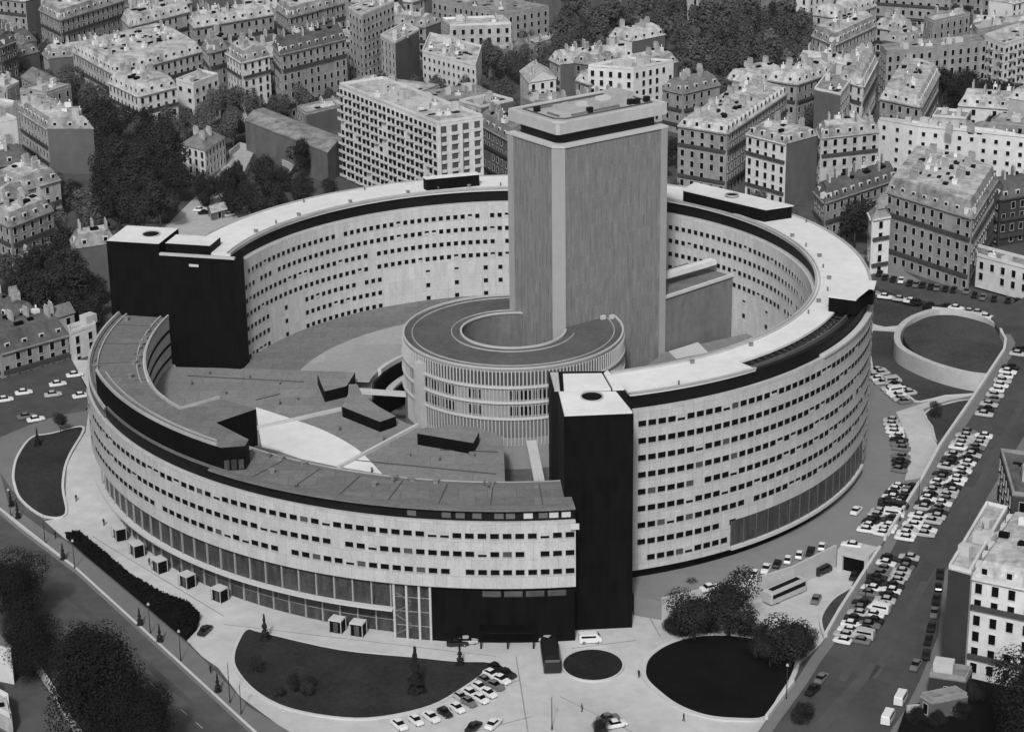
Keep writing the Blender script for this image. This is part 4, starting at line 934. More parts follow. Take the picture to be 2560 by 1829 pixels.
bld((2030, 88), (2086, 112), (2192, 62), 18, 'pale chimneyed row at the right edge of the wood', 'mansard', 'pale', 'zinc', nch=7)
bld((2310, 46), (2332, 58), (2425, 38), 20, 'block with bright parapets near the top right corner', 'flat', 'grey', 'lead')
bld((2430, 64), (2442, 80), (2600, 52), 20, 'long grey block along the top right edge', 'flat', 'grey', 'lead')
bld((2200, 118), (2216, 136), (2470, 108), 20, 'wide grey apartment row across the upper right', 'flat', 'grey', 'zinc')
bld((2462, 92), (2512, 114), (2600, 84), 22, 'tall block with bright side and balconies at the right edge', 'flat', 'white', 'lead', win='wide', balc=1)
# left side beside and behind the black end
bld((-70, 850), (0, 884), (170, 836), 9, 'sooty terrace with dormers along the street at far left', 'mansard', 'grey', 'slate', mh=4.5, base=1.5)
bld((168, 822), (176, 838), (240, 816), 9, 'short white-roofed end house beside the low ring', 'flat', 'white', 'lead', base=2, nch=1)
bld((175, 600), (186, 622), (292, 606), 13, 'house with tall blank grey wall left of the black end block', 'mansard', 'grey', 'zinc', rblank=True, lblank=True)
bld((-20, 545), (25, 566), (132, 524), 13, 'grey house with broken roofline at the left below the white-ended slab', 'mansard', 'grey', 'zinc')
bld((-10, 450), (60, 474), (150, 448), 12, 'pale low house left of the dark grove', 'mansard', 'pale', 'zinc')
bld((40, 640), (60, 655), (110, 640), 7, 'small dark house among black trees at left', 'gable', 'dark', 'tile', name='house')
# lower right corner
bld((2466, 1262), (2371, 1422), (2427, 1437), 21, 'apartment block with black side wall and pale flat roof at lower right', 'flat', 'pale', 'lead', base=2.5, rblank=True, rtone='black', nch=4)
bld((2520, 1300), (2428, 1440), (2680, 1492), 20, 'cream fronted apartment block with dormers cut by the right edge', 'mansard', 'white', 'lead', base=2.5, mh=2.8, bay=2.7)
bld((2500, 1130), (2530, 1240), (2700, 1265), 22, 'dark backed block at the right edge above the cream front', 'flat', 'black', 'slate', base=4)
bld((2338, 1662), (2322, 1692), (2416, 1706), 4.5, 'low lodge with small lit panes at the foot of the cream block', 'flat', 'black', 'tile', base=1.5, name='lodge', nch=1, cat='house')
# lower left corner
bld((-90, 1590), (26, 1614), (10, 1560), 8, 'white-walled house cut by the lower left edge', 'hip', 'white', 'slate', base=0, name='house', nch=0, lblank=True)
bld((-90, 1730), (30, 1800), (20, 1745), 3.0, 'small pale lean-to at the bottom left corner', 'flat', 'pale', 'lead', base=0, name='lean_to', nch=0, lblank=True)

bld((-60, 772), (20, 800), (100, 786), 8, 'dark roofed house behind the sooty terrace at the left edge', 'mansard', 'grey', 'slate', base=3)
bld((95, 782), (120, 800), (185, 780), 7, 'small pale gabled house behind the end of the sooty terrace', 'gable', 'pale', 'tile', base=3, name='house')
# --- the rest of the town: blocks set wherever the ground between the listed ones would lie bare
def to_px(p):
    d = Vector(p)-EYE; z = d.dot(FW); return (CAM['cx']+CAM['f']*d.dot(RT)/z, CAM['cy']-CAM['f']*d.dot(UP)/z)
def inside(p, poly):
    r = False; j = len(poly)-1
    for i in range(len(poly)):
        if (poly[i][1] > p[1]) != (poly[j][1] > p[1]) and p[0] < (poly[j][0]-poly[i][0])*(p[1]-poly[i][1])/(poly[j][1]-poly[i][1])+poly[i][0]: r = not r
        j = i
    return r
def hull(pts):
    pts = sorted(set(pts)); 
    def half(P):
        h = []
        for p in P:
            while len(h) > 1 and (h[-1][0]-h[-2][0])*(p[1]-h[-2][1])-(h[-1][1]-h[-2][1])*(p[0]-h[-2][0]) <= 0: h.pop()
            h.append(p)
        return h
    return half(pts)[:-1]+half(pts[::-1])[:-1]
G_PARK = [(1425, 20), (1560, 35), (1700, 45), (1850, 40), (2010, 60), (2030, 90), (2025, 200), (1960, 215), (1860, 232), (1740, 270), (1700, 262), (1690, 150), (1590, 130), (1500, 135), (1420, 150), (1395, 80)]
KEEP = [[(p[0], p[1]) for p in px2(g, T+4)] for g in (G_PARK,
    [(950, 205), (1340, 205), (1340, 320), (1210, 310), (1080, 260), (960, 245)], [(150, 180), (240, 205), (310, 300), (640, 250), (850, 235), (850, 255), (600, 340), (400, 360), (240, 350)],
    [(230, 290), (400, 320), (640, 400), (870, 460), (800, 560), (240, 570)], [(40, 600), (190, 600), (200, 780), (40, 780)], [(225, 420), (700, 420), (700, 640), (225, 640)], [(2330, 190), (2600, 235), (2600, 310), (2330, 250)], [(1190, 120), (1500, 130), (1440, 205), (1190, 185)])]
SIL = []
for Q in FOOT:
    cx = sum(p[0] for p in Q)/4; cy = sum(p[1] for p in Q)/4
    SIL.append((hull([to_px((p[0], p[1], z)) for p in Q for z in (T+3, T+19)]), cy, Q))
LAND = [('the white-ended slab at the left edge', (30, 420)), ('the bay fronted house', (140, 380)), ('the tall grey row at top left', (210, 60)), ('the bright jumbled roofs', (360, 190)), ('the speckled long facade', (770, 180)), ('the balcony slab', (960, 250)),
        ('the tall pale block above the slab', (930, 90)), ('the white dotted-front block', (1130, 170)), ('the broad grey-roofed hall at the top', (1250, 40)), ('the tower crown', (1470, 260)), ('the park wood', (1750, 120)), ('the corner block with white terrace', (1820, 300)),
        ('the pale chimneyed row', (2110, 100)), ('the white curved block', (2400, 330)), ('the tall block at the right edge', (2510, 140)), ('the wide grey row at upper right', (2330, 130)), ('the ornate corner block', (2330, 560)), ('the dark grove', (330, 430)), ('the black trees at far left', (110, 690)), ('the sooty terrace', (100, 890)), ('the block with bright parapets', (2370, 50)), ('the pale-ridged rows', (480, 60))]
USED = set(); rf = random.Random(21); NF = 0
TN = (('grey', 'zinc'), ('pale', 'zinc'), ('pale', 'lead'), ('dark', 'slate'), ('grey', 'tile'), ('white', 'lead'), ('grey', 'lead'), ('dark', 'zinc'))
RW = {'zinc': 'zinc', 'lead': 'pale', 'slate': 'dark slate', 'tile': 'grey tiled'}; TWD = {'grey': 'grey', 'pale': 'pale stone', 'dark': 'sooty', 'white': 'white'}
for trial in range(22000):
    if NF >= 190: break
    x, y = rf.uniform(-270, 275), rf.uniform(60, 640)
    if math.hypot(x, y) < 116: continue
    an = math.radians(rf.choice((22, 24, 28, -30, -34, 40)) if x < 60 else rf.choice((42, 46, 50, -20, -24, -28)))
    wx, wy = rf.uniform(11, 32), rf.uniform(9, 13); h = rf.uniform(11, 18.5) if y > 130 else rf.uniform(7, 12)
    c, q = math.cos(an), math.sin(an)
    P = [(x+c*u-q*v, y+q*u+c*v) for u, v in ((-wx/2, -wy/2), (wx/2, -wy/2), (wx/2, wy/2), (-wx/2, wy/2))]
    big = [(x+(p[0]-x)*1.1, y+(p[1]-y)*1.1) for p in P]+[(x, y)]+[((P[i][0]+P[(i+1) % 4][0])/2, (P[i][1]+P[(i+1) % 4][1])/2) for i in range(4)]
    if any(inside(p, Q) for Q in FOOT if abs(Q[1][0]-x) < 90 and abs(Q[1][1]-y) < 90 for p in big) or any(inside(p, P) for Q in FOOT for p in Q+[((Q[0][0]+Q[2][0])/2, (Q[0][1]+Q[2][1])/2)]): continue
    if any(inside(p, K) for p in P+[(x, y)] for K in KEEP): continue
    if any(math.hypot(*p) < 108 for p in P): continue
    top = to_px((x, y, T+h)); bot = to_px((x, y, T))
    if top[0] < -60 or top[0] > 2620 or bot[1] < -70 or (top[0] > 1900 and bot[1] > 470) or (top[0] > 420 and bot[1] > 420 and top[0] < 1900): continue
    if bot[1] > 640: continue
    smp = [to_px((p[0]+(x-p[0])*.15, p[1]+(y-p[1])*.15, T+h*k)) for p in P for k in (0.35, 0.7, 1.15)]
    hid = 0
    for S_, cy, Q in SIL:
        if cy > y-4: hid += sum(inside(p, S_) for p in smp)
    if hid > 4: continue
    tn, rfk = rf.choice(TN); mid = to_px((x, y, T+h*.6))
    ld = sorted(LAND, key=lambda e: (e[1][0]-mid[0])**2+((e[1][1]-mid[1])*1.5)**2)
    st = 'mansard' if rf.random() < .62 else 'flat'
    lab = None
    for n1 in ld[:9]:
        dx, dy = mid[0]-n1[1][0], mid[1]-n1[1][1]
        rel = ('right of' if dx > 0 else 'left of') if abs(dx) > abs(dy)*1.6 else ('above' if dy < 0 else 'below')
        for sz in (('long' if wx > 25 else 'short'), ('tall' if h > 15 else 'low')):
            t_ = f'{sz} {TWD[tn]} {"mansard house" if st == "mansard" else "flat-topped block"} with {RW[rfk]} roof, {rel} {n1[0]}'
            if t_ not in USED and len(t_.replace('-', ' ').split()) <= 16: lab = t_; break
        if lab: break
    if not lab: continue
    USED.add(lab); NF += 1
    # order the corners left, front, right as the camera sees them
    k = min(range(4), key=lambda i: P[i][1]); F_ = P[k]; A_, B_ = P[(k-1) % 4], P[(k+1) % 4]
    if A_[0] > B_[0]: A_, B_ = B_, A_
    Q = [A_, F_, B_, (A_[0]+B_[0]-F_[0], A_[1]+B_[1]-F_[1])]
    bld(None, None, None, h, lab, st, tn, rfk, foot=Q, bay=3.3, rblank=rf.random() < .3, lblank=rf.random() < .12, ltone=None)
    SIL.append((hull([to_px((p[0], p[1], z)) for p in Q for z in (T+3, T+h+2)]), y, Q))

PAINT = {'white': mat('white_car_paint', 0.62, 0.05, 1, 0.3, 0.5), 'pale': mat('pale_car_paint', 0.38, 0.05, 1, 0.3, 0.5), 'grey': mat('grey_car_paint', 0.13, 0.05, 1, 0.3, 0.5), 'black': mat('black_car_paint', 0.012, 0.05, 1, 0.25, 0.5)}
M_tyre = mat('tyre_rubber', 0.02, 0.1); M_chrome = mat('chrome', 0.5, 0.05, 1, 0.3, 0.5, metal=0.6)
def loft(b, secs, mi=0, cap=True):
    """secs: list of (x, [(y, z)...]) with equal point counts"""
    for (x0, A), (x1, B) in zip(secs, secs[1:]):
        n = len(A)
        for i in range(n):
            j = (i+1) % n
            b.face([(x0, *A[i]), (x0, *A[j]), (x1, *B[j]), (x1, *B[i])], mi, smooth=False)
    if cap:
        b.face([(secs[0][0], *p) for p in reversed(secs[0][1])], mi); b.face([(secs[-1][0], *p) for p in secs[-1][1]], mi)
def car_parts(kind='saloon'):
    sec = lambda w_, z0, z1: [(-w_, z0), (w_, z0), (w_*1.0, (z0+z1)/2), (w_*.9, z1), (-w_*.9, z1), (-w_*1.0, (z0+z1)/2)]
    body, glass = MB(), MB()
    if kind == 'saloon':
        loft(body, [(-2.1, sec(.66, .35, .72)), (-1.95, sec(.76, .25, .84)), (-1.0, sec(.8, .22, .90)), (0.7, sec(.8, .22, .88)), (1.75, sec(.76, .25, .80)), (2.1, sec(.66, .32, .66))])
        loft(glass, [(-1.25, sec(.70, .86, .9)), (-.75, sec(.64, .86, 1.36)), (.25, sec(.64, .86, 1.38)), (.85, sec(.70, .86, .9))])
        loft(body, [(-.85, sec(.60, 1.34, 1.40)), (-.3, sec(.63, 1.36, 1.44)), (.3, sec(.60, 1.34, 1.42))])
    elif kind == 'small':
        loft(body, [(-1.75, sec(.58, .4, .7)), (-1.6, sec(.68, .25, .92)), (-.6, sec(.72, .22, .95)), (.7, sec(.72, .22, .88)), (1.5, sec(.68, .25, .78)), (1.8, sec(.56, .34, .62))])
        loft(glass, [(-1.35, sec(.64, .9, .95)), (-.8, sec(.58, .9, 1.4)), (.2, sec(.58, .9, 1.42)), (.75, sec(.64, .88, .92))])
        loft(body, [(-.9, sec(.54, 1.38, 1.44)), (-.3, sec(.57, 1.4, 1.48)), (.26, sec(.54, 1.38, 1.46))])
    else:
        loft(body, [(-2.2, sec(.78, .3, 1.7)), (-2.1, sec(.84, .25, 1.95)), (1.2, sec(.86, .25, 1.98)), (1.7, sec(.84, .25, 1.5)), (2.15, sec(.78, .3, 1.0))])
        loft(glass, [(1.25, sec(.80, 1.2, 1.9)), (1.74, sec(.78, 1.2, 1.52))]); loft(glass, [(-1.8, sec(.875, 1.3, 1.7)), (1.0, sec(.875, 1.3, 1.7))])
    return body, glass
def wheel_mesh():
    b = MB(); b.tube((0, -.09, 0), (0, .09, 0), .31, n=12); b.tube((0, -.10, 0), (0, .10, 0), .16, n=8, mi=1); return b.mesh('wheel', [M_tyre, M_chrome])
WHEEL = wheel_mesh(); CARS = {}
for kd in ('saloon', 'small', 'van'):
    for tn in PAINT:
        bd, gl = car_parts(kd); CARS[kd, tn] = (bd.mesh('body', PAINT[tn]), gl.mesh('windows', M_glass))
def car(p, ang, tone, label, group, kd='saloon', wheels=True, name='parked_car', cat='car', pitch=0.0):
    t = thing(name, label, cat, tuple(p), math.radians(ang), group)
    if pitch: t.rotation_euler = (0, pitch, math.radians(ang))
    link('body', CARS[kd, tone][0], t); link('windows', CARS[kd, tone][1], t)
    if wheels:
        x = 1.3 if kd != 'small' else 1.12; y = .68 if kd == 'saloon' else (.6 if kd == 'small' else .76)
        for sx in (-x, x):
            for sy in (-y, y): link('wheel', WHEEL, t, (sx, sy, .31))
    return t
TW = {'white': 'white', 'pale': 'light grey', 'grey': 'mid grey', 'black': 'black'}
# ================================================================== TREES
M_leaf = mat('foliage', 0.070, 0.4, 0.45, 1.0, 0.05, scale2=0.12, obvar=1.1)
M_leaf_d = mat('dark_foliage', 0.015, 0.4, 0.6, 1.0, 0.05, scale2=0.2, obvar=0.4)
M_leaf_g = mat('mid_foliage', 0.075, 0.7, 0.45, 1.0, 0.05, scale2=0.12, obvar=0.5)
M_bark = mat('bark', 0.05, 0.3, 2)
def crown_mesh(name, m_, R, Hc, n, leaf, seed, lobes=7, shape='round'):
    rn = random.Random(seed); bm = bmesh.new(); L = []
    for i in range(lobes):
        an = rn.uniform(0, 2*PI); rr = R*rn.uniform(0.15, 0.62) if i else 0
        L.append((Vector((rr*math.cos(an), rr*math.sin(an), Hc*(rn.uniform(-0.28, 0.3) if i else 0.06))), R*rn.uniform(0.36, 0.6), Hc*rn.uniform(0.26, 0.42)))
    for i in range(n):
        if shape == 'cone':
            t = rn.random()**1.5; z = -Hc/2+Hc*t; r = R*(1-t)*(0.75+0.35*math.sin(z*3.1+rn.random())); an = rn.uniform(0, 2*PI); q = rn.uniform(.6, 1)
            p = Vector((r*q*math.cos(an), r*q*math.sin(an), z)); out = Vector((math.cos(an), math.sin(an), .5))
        else:
            c, a, h_ = rn.choice(L)
            d = Vector((rn.gauss(0, 1), rn.gauss(0, 1), rn.gauss(0.25, 1))).normalized(); q = rn.uniform(0.62, 1.0)
            p = c+Vector((d.x*a*q, d.y*a*q, d.z*h_*q)); out = d
        nrm = (out*0.9+Vector((rn.gauss(0, .2), rn.gauss(0, .2), rn.gauss(0.3, .2)))).normalized()
        u = nrm.orthogonal().normalized(); u.rotate(Matrix.Rotation(rn.uniform(0, 6.28), 3, nrm)); v = nrm.cross(u); s = leaf*rn.uniform(.6, 1.3)
        pts = [p+u*s*.45, p+v*s*.42, p-u*s*.45, p-v*s*.42]
        f = bm.faces.new([bm.verts.new(k) for k in pts]); f.smooth = False
    me = bpy.data.meshes.new(name); bm.to_mesh(me); bm.free(); me.materials.append(m_); return me
def trunk_mesh(name, hgt, r, R, seed):
    rn = random.Random(seed); b = MB(); b.tube((0, 0, 0), (0.1, 0.05, hgt), r, r*.6, 7)
    for i in range(6):
        an = i*1.05+rn.uniform(-.3, .3); z0 = hgt*rn.uniform(.7, 1.0)
        b.tube((0.08, 0.04, z0), (R*.5*math.cos(an), R*.5*math.sin(an), z0+hgt*rn.uniform(.35, .7)), r*.42, r*.12, 5)
    return b.mesh(name, M_bark)
def kind_set(prefix, m_, R, Hc, n, leaf, k, th, seed):
    return [(crown_mesh('crown', m_, R, Hc, n, leaf, seed+i), trunk_mesh('trunk', th, 0.28, R, seed+i), Hc, th) for i in range(k)]
K_mid = kind_set('tree', M_leaf, 4.6, 9.0, 2300, 0.58, 5, 4.5, 11)
K_grey = kind_set('tree', M_leaf_g, 4.6, 8.6, 900, 0.95, 4, 4.5, 31)
K_dark = kind_set('tree', mat('grove_foliage', 0.026, 0.4, 0.6, 1.0, 0.05, scale2=0.2, obvar=0.8), 4.8, 9.5, 2200, 0.62, 4, 4.5, 51)
K_big = [(crown_mesh('crown', M_leaf_d, 8.2, 12.0, 30000, 0.33, 71, 17), trunk_mesh('trunk', 4.5, 0.45, 8, 71), 12.0, 3.6), (crown_mesh('crown', M_leaf_d, 7.5, 12.0, 30000, 0.29, 72, 17), trunk_mesh('trunk', 4.2, 0.42, 8, 72), 12.0, 3.2)]
K_nearmid = [(crown_mesh('crown', mat('loose_foliage', 0.022, 0.6, 0.8, 1, 0.05, scale2=0.3), 5.0, 8.0, 7500, 0.36, 75, 11), trunk_mesh('trunk', 3.0, 0.3, 5, 75), 8.0, 2.2)]
K_con = [(crown_mesh('crown', M_leaf_d, 1.5, 7.0, 700, 0.55, 81, shape='cone'), trunk_mesh('trunk', 1.6, 0.12, 1, 81), 7.0, 1.2)]
def tree(pos, K, s, label, group=None, name='tree', sz=None):
    cm, tm, Hc, th = K
    t = thing(name, label, 'tree', pos, random.uniform(0, 6.28), group); t.scale = (s, s, (sz or 1)*s)
    link('trunk', tm, t); link('crown', cm, t, (0, 0, th+Hc*0.40)); return t
NT = [0]
def grove(px, K, spacing, label, group, smin=0.8, smax=1.25, zb=T, zc=7, maxn=400, dz=-0.1):
    poly = px2(px, zb+zc); xs = [p[0] for p in poly]; ys_ = [p[1] for p in poly]; rn = random.Random(label); pts = []
    for _ in range(3000):
        p = (rn.uniform(min(xs), max(xs)), rn.uniform(min(ys_), max(ys_)))
        if not inside(p, poly): continue
        if any(inside((p[0]+u, p[1]+v), Q) for Q in FOOT if abs(Q[1][0]-p[0]) < 60 and abs(Q[1][1]-p[1]) < 60 for u, v in ((0, 0), (3.5, 0), (-3.5, 0), (0, 3.5), (0, -3.5))): continue
        if any((p[0]-q[0])**2+(p[1]-q[1])**2 < spacing*spacing for q in pts): continue
        pts.append(p)
        if len(pts) >= maxn: break
    for p in pts:
        tree((p[0], p[1], zb+dz), rn.choice(K), rn.uniform(smin, smax), label, group); NT[0] += 1
grove([(1425, 20), (1560, 35), (1700, 45), (1850, 40), (2010, 60), (2030, 90), (2025, 200), (1960, 215), (1860, 232), (1740, 270), (1700, 262), (1690, 150), (1590, 130), (1500, 135), (1420, 150), (1395, 80)], K_mid+K_grey, 9.6, 'broad tree in the dense park wood behind the tower', 'trees of the park wood', 0.85, 1.6, maxn=105)
grove([(950, 215), (1050, 215), (1180, 225), (1290, 215), (1300, 250), (1340, 255), (1340, 295), (1280, 320), (1210, 300), (1080, 250), (980, 240)], K_mid, 8.5, 'tree in the dark belt behind the balcony slab', 'trees behind the balcony slab', maxn=40)
grove([(1210, 140), (1400, 125), (1480, 150), (1440, 190), (1300, 175), (1210, 170)], K_mid, 8.5, 'tree beside the gabled house left of the park wood', 'trees by the gabled house', maxn=18)
grove([(160, 190), (230, 215), (290, 270), (310, 320), (430, 305), (560, 262), (640, 255), (850, 235), (850, 250), (720, 270), (600, 292), (580, 330), (440, 345), (280, 340), (210, 270)], K_mid, 8.0, 'tree in the leafy band below the white terraced block', 'trees below the terraced block', 0.8, 1.15, maxn=42)
grove([(240, 300), (400, 330), (450, 400), (450, 470), (390, 540), (270, 545), (240, 470), (270, 420), (235, 360)], K_dark, 7.5, 'dark tree in the thick grove left of the villa', 'trees of the dark grove', 0.9, 1.3, maxn=40)
grove([(560, 430), (640, 405), (700, 425), (780, 452), (835, 470), (740, 495), (600, 515), (510, 490), (500, 470)], K_dark, 7.0, 'low tree in the garden between the villa and the ring', 'trees of the villa garden', 0.6, 0.95, zc=4, maxn=34, dz=-2.4)
tree(at(752, 445, T), K_dark[1], 1.0, 'single dark round tree against the long plain hall')
grove([(60, 640), (150, 610), (185, 660), (190, 740), (120, 770), (45, 750)], K_dark, 7.0, 'black tree beside the house with blank grey wall at left', 'black trees at far left', 0.9, 1.2, maxn=14)
grove([(2330, 195), (2420, 205), (2480, 225), (2580, 240), (2580, 300), (2500, 290), (2440, 265), (2350, 235)], K_dark, 8.0, 'very dark tree above the white curved block at right', 'dark trees at the right edge', 0.9, 1.25, maxn=20)
grove([(185, 690), (245, 690), (245, 790), (190, 800)], K_dark, 6, 'dark tree in the gap beside the low ring end at left', 'dark trees beside the low ring end', 0.6, 0.85, zb=3, maxn=7)
grove([(0, 735), (170, 745), (180, 775), (0, 775)], K_dark, 6.5, 'dark tree behind the sooty terrace at left', 'dark trees behind the sooty terrace', 0.7, 1.0, zb=3, maxn=10)
tree(at(2136, 618, T), K_dark[2], 1.25, 'lone dark tree at the gap before the narrow end house')
grove([(0, 60), (110, 110), (130, 190), (60, 185), (0, 190)], K_mid, 9, 'tree among the roofs in the top left corner', 'trees in the top left corner', 0.7, 1.0, maxn=14)
grove([(150, 450), (215, 470), (235, 560), (160, 560), (120, 500)], K_grey, 7.5, 'pale bushy tree between the grey houses at left', 'bushy trees at left', 0.6, 0.9, maxn=12)
grove([(150, 580), (270, 565), (285, 600), (180, 610)], K_grey, 6, 'pale leafy tree rising behind the blank grey wall', 'trees behind the blank wall', 0.6, 0.8, maxn=7)
grove([(1960, 215), (2040, 225), (2100, 290), (2010, 300)], K_mid, 8, 'tree behind the white fronted block with dark side', 'trees behind the white fronted block', 0.7, 1.0, maxn=10)
# garden and street trees in the gaps between the houses
rg = random.Random(77); GP = []
for trial in range(5000):
    if len(GP) >= 95: break
    x, y = rg.uniform(-250, 260), rg.uniform(70, 560)
    if math.hypot(x, y) < 112 or (x > 60 and y < 150): continue
    if any(inside((x+u, y+v), Q) for Q in FOOT if abs(Q[1][0]-x) < 60 and abs(Q[1][1]-y) < 60 for u, v in ((0, 0), (5, 0), (-5, 0), (0, 5), (0, -5), (3.5, 3.5), (-3.5, -3.5), (3.5, -3.5), (-3.5, 3.5))) or any(inside((x, y), K) for K in KEEP): continue
    if any((x-p[0])**2+(y-p[1])**2 < 60 for p in GP): continue
    px = to_px((x, y, T+5))
    if px[1] < 0 or px[0] < -20 or px[0] > 2580: continue
    if any(cy > y and inside(to_px((x, y, T+8)), S_) for S_, cy, Q in SIL) and rg.random() < .75: continue
    GP.append((x, y)); side_ = 'left' if px[0] < 900 else ('middle' if px[0] < 1700 else 'right')
    tree((x, y, T-.1), rg.choice(K_mid+K_dark), rg.uniform(.55, .95), f'tree standing in a yard between town houses on the {side_}', f'yard trees on the {side_}')
for i, (x, y, s_) in enumerate(((640, 1688, .34), (735, 1735, .34), (778, 1725, .26), (770, 1748, .3), (700, 1752, .26))):
    tree(at(x, y, -.35), K_dark[i % 4], s_, 'low dark shrub scattered on the front lawn', 'shrubs on the front lawn', 'shrub')
b = MB(); ribbon(b, px2([(575, 392), (600, 370), (660, 385), (735, 428), (720, 450)], T), 0.5, T-.5, T+2.0); tag(b.build('garden_wall', M_concrete), 'pale garden wall bending round the yard beside the villa', 'wall')
bld((520, 520), (530, 532), (566, 522), 2.6, 'tiny dark roofed shed on the gravel yard behind the ring', 'gable', 'dark', 'lead', name='shed', nch=0, cat='shed')
for i, (x, y, tn) in enumerate(((500, 528, 'white'), (512, 535, 'black'), (575, 540, 'pale'), (590, 536, 'white'))): car(at(x, y, T+.05), 20*i, tn, f'{TW[tn]} car parked on the gravel yard, number {i+1} from the left' if False else ('white car at the left end of the gravel yard', 'black car beside the white one on the gravel yard', 'light grey car right of the yard shed', 'white car at the right end of the gravel yard')[i], None, wheels=False)
# trees near the camera
tree(at(40, 1560, 0), K_big[0], 0.95, 'big black tree at the left edge beside the quay road')
tree(at(235, 1868, 0), K_big[1], 1.55, 'great dark tree overhanging the quay road at lower left')
tree(at(350, 1880, 0), K_big[0], 0.95, 'lower dark tree joined to the right of the great dark tree')
tree(at(80, 1690, 0), K_big[1], 0.9, 'dark tree between the white-walled house and the great tree')
tree(at(2610, 1920, 1), K_big[0], 1.35, 'huge black tree filling the lower right corner')
tree(at(1735, 1600, 0), K_nearmid[0], 1.15, 'ragged tree at the back left of the round dark planting')
tree(at(1822, 1590, 0), K_nearmid[0], 1.35, 'tallest ragged tree behind the round dark planting')
tree(at(1975, 1668, 0), K_nearmid[0], 1.2, 'ragged tree between the coach court and the round planting')
tree(at(1925, 1665, 0), K_nearmid[0], 0.85, 'smaller ragged tree nearest the round planting at its right')
tree(at(1040, 1730, 0.1), K_con[0], 1.25, 'taller slender conifer standing on the front lawn')
tree(at(1150, 1662, 0.1), K_con[0], 0.6, 'small conifer near the right tip of the front lawn')
tree(at(663, 1600, 0.1), K_con[0], 0.75, 'small conifer at the top left corner of the front lawn')
tree(at_gr(152, 1085), K_dark[0], 0.42, 'small round tree at the head of the side lawn')
tree(at_gr(95, 1115), K_con[0], 0.6, 'little conifer on the side lawn')
tree(at(2340, 1050, T), K_dark[3], 0.36, 'low round bush on the corner lawn', name='bush')
tree(at(2003, 1810, 0.6), K_nearmid[0], 0.5, 'dark bushy tree by the avenue kerb at the bottom')
tree(at(1500, 1840, 0), K_nearmid[0], 0.4, 'low dark bush at the bottom edge below the forecourt', name='bush')
for i, (x, y, s_) in enumerate(((1680, 1592, .5), (1705, 1600, .55), (1770, 1590, .55), (1860, 1598, .5), (1900, 1610, .5), (1990, 1650, .55), (2015, 1630, .5), (1690, 1540, .6), (1720, 1520, .6))):
    tree(at(x, y, -1.2), K_nearmid[0], s_, 'ragged bush under the trees behind the round dark planting', 'bushes behind the round planting', 'bush')
gd = av2([(2262, 1785), (2420, 1690), (2600, 1700), (2700, 1900), (2230, 1880)])
b = MB(); b.prism(gd, 0.2, 2.2, 0); tag(b.build('garden_ground', M_lawn_d), kind='structure')
b = MB(); g_ = [tuple(at(x, y, 2.2)[:2]) for x, y in ((2266, 1780), (2330, 1775), (2396, 1790))]; ribbon(b, g_, 0.5, 1.0, 3.6); tag(b.build('garden_wall', M_concrete), 'pale garden wall in front of the low lodge at lower right', 'wall')
bld((2300, 1742), (2330, 1760), (2420, 1742), 3.0, 'small flat grey outhouse between the lodge and the garden wall', 'flat', 'dark', 'zinc', base=2.2, name='outhouse', nch=0, rblank=True, cat='house')
for i, (x, y) in enumerate(((2290, 1810), (2340, 1820), (2400, 1800), (2440, 1760))): tree(at(x, y, 1.6), K_nearmid[0], .42, 'dark bush in the garden at the lower right corner', 'bushes in the lower right garden', 'bush')
b = MB(); ribbon(b, gr2([(78, 1655), (130, 1730), (190, 1829), (230, 1890)]), 0.5, -0.3, 1.9); tag(b.build('garden_wall', M_concrete), 'grey garden wall running down to the lower left corner', 'wall')
# clipped hedge along the quay
hp = gr2([(165, 1345), (200, 1341), (330, 1450), (400, 1492), (470, 1518), (500, 1545), (492, 1575), (466, 1602), (335, 1490), (225, 1398)])
bm = bmesh.new(); rn = random.Random(3)
b = MB(); b.prism(hp, 0, 1.3, 0); hedge = b.build('hedge', mat('hedge_dark', 0.006, 0.5, 1.2, 1, 0.05, 0.6)); tag(hedge, 'long black clipped hedge between the quay sidewalk and the driveway', 'hedge')
bm = bmesh.new()
xs = [p[0] for p in hp]; ys_ = [p[1] for p in hp]; n = 0
while n < 2600:
    p = (rn.uniform(min(xs), max(xs)), rn.uniform(min(ys_), max(ys_)))
    if not inside(p, hp): continue
    n += 1; c_ = Vector((p[0], p[1], 1.3+rn.uniform(-.05, .3))); nr = Vector((rn.gauss(0, .6), rn.gauss(0, .6), 1)).normalized(); u = nr.orthogonal().normalized(); v = nr.cross(u); s = rn.uniform(.2, .38)
    bm.faces.new([bm.verts.new(c_+k) for k in (u*s, v*s, -u*s, -v*s)])
me = bpy.data.meshes.new('hedge_leaves'); bm.to_mesh(me); bm.free(); me.materials.append(MATS['hedge_dark']); link('leaves', me, hedge)
# street yard beyond the ring
b = MB(); b.prism(px2([(300, 560), (420, 560), (480, 500), (540, 440), (600, 360), (640, 370), (610, 430), (560, 480), (640, 540), (700, 520), (700, 560), (560, 600), (400, 640)], T), T-0.3, T+0.04); tag(b.build('gravel_yard', M_earth), kind='structure')

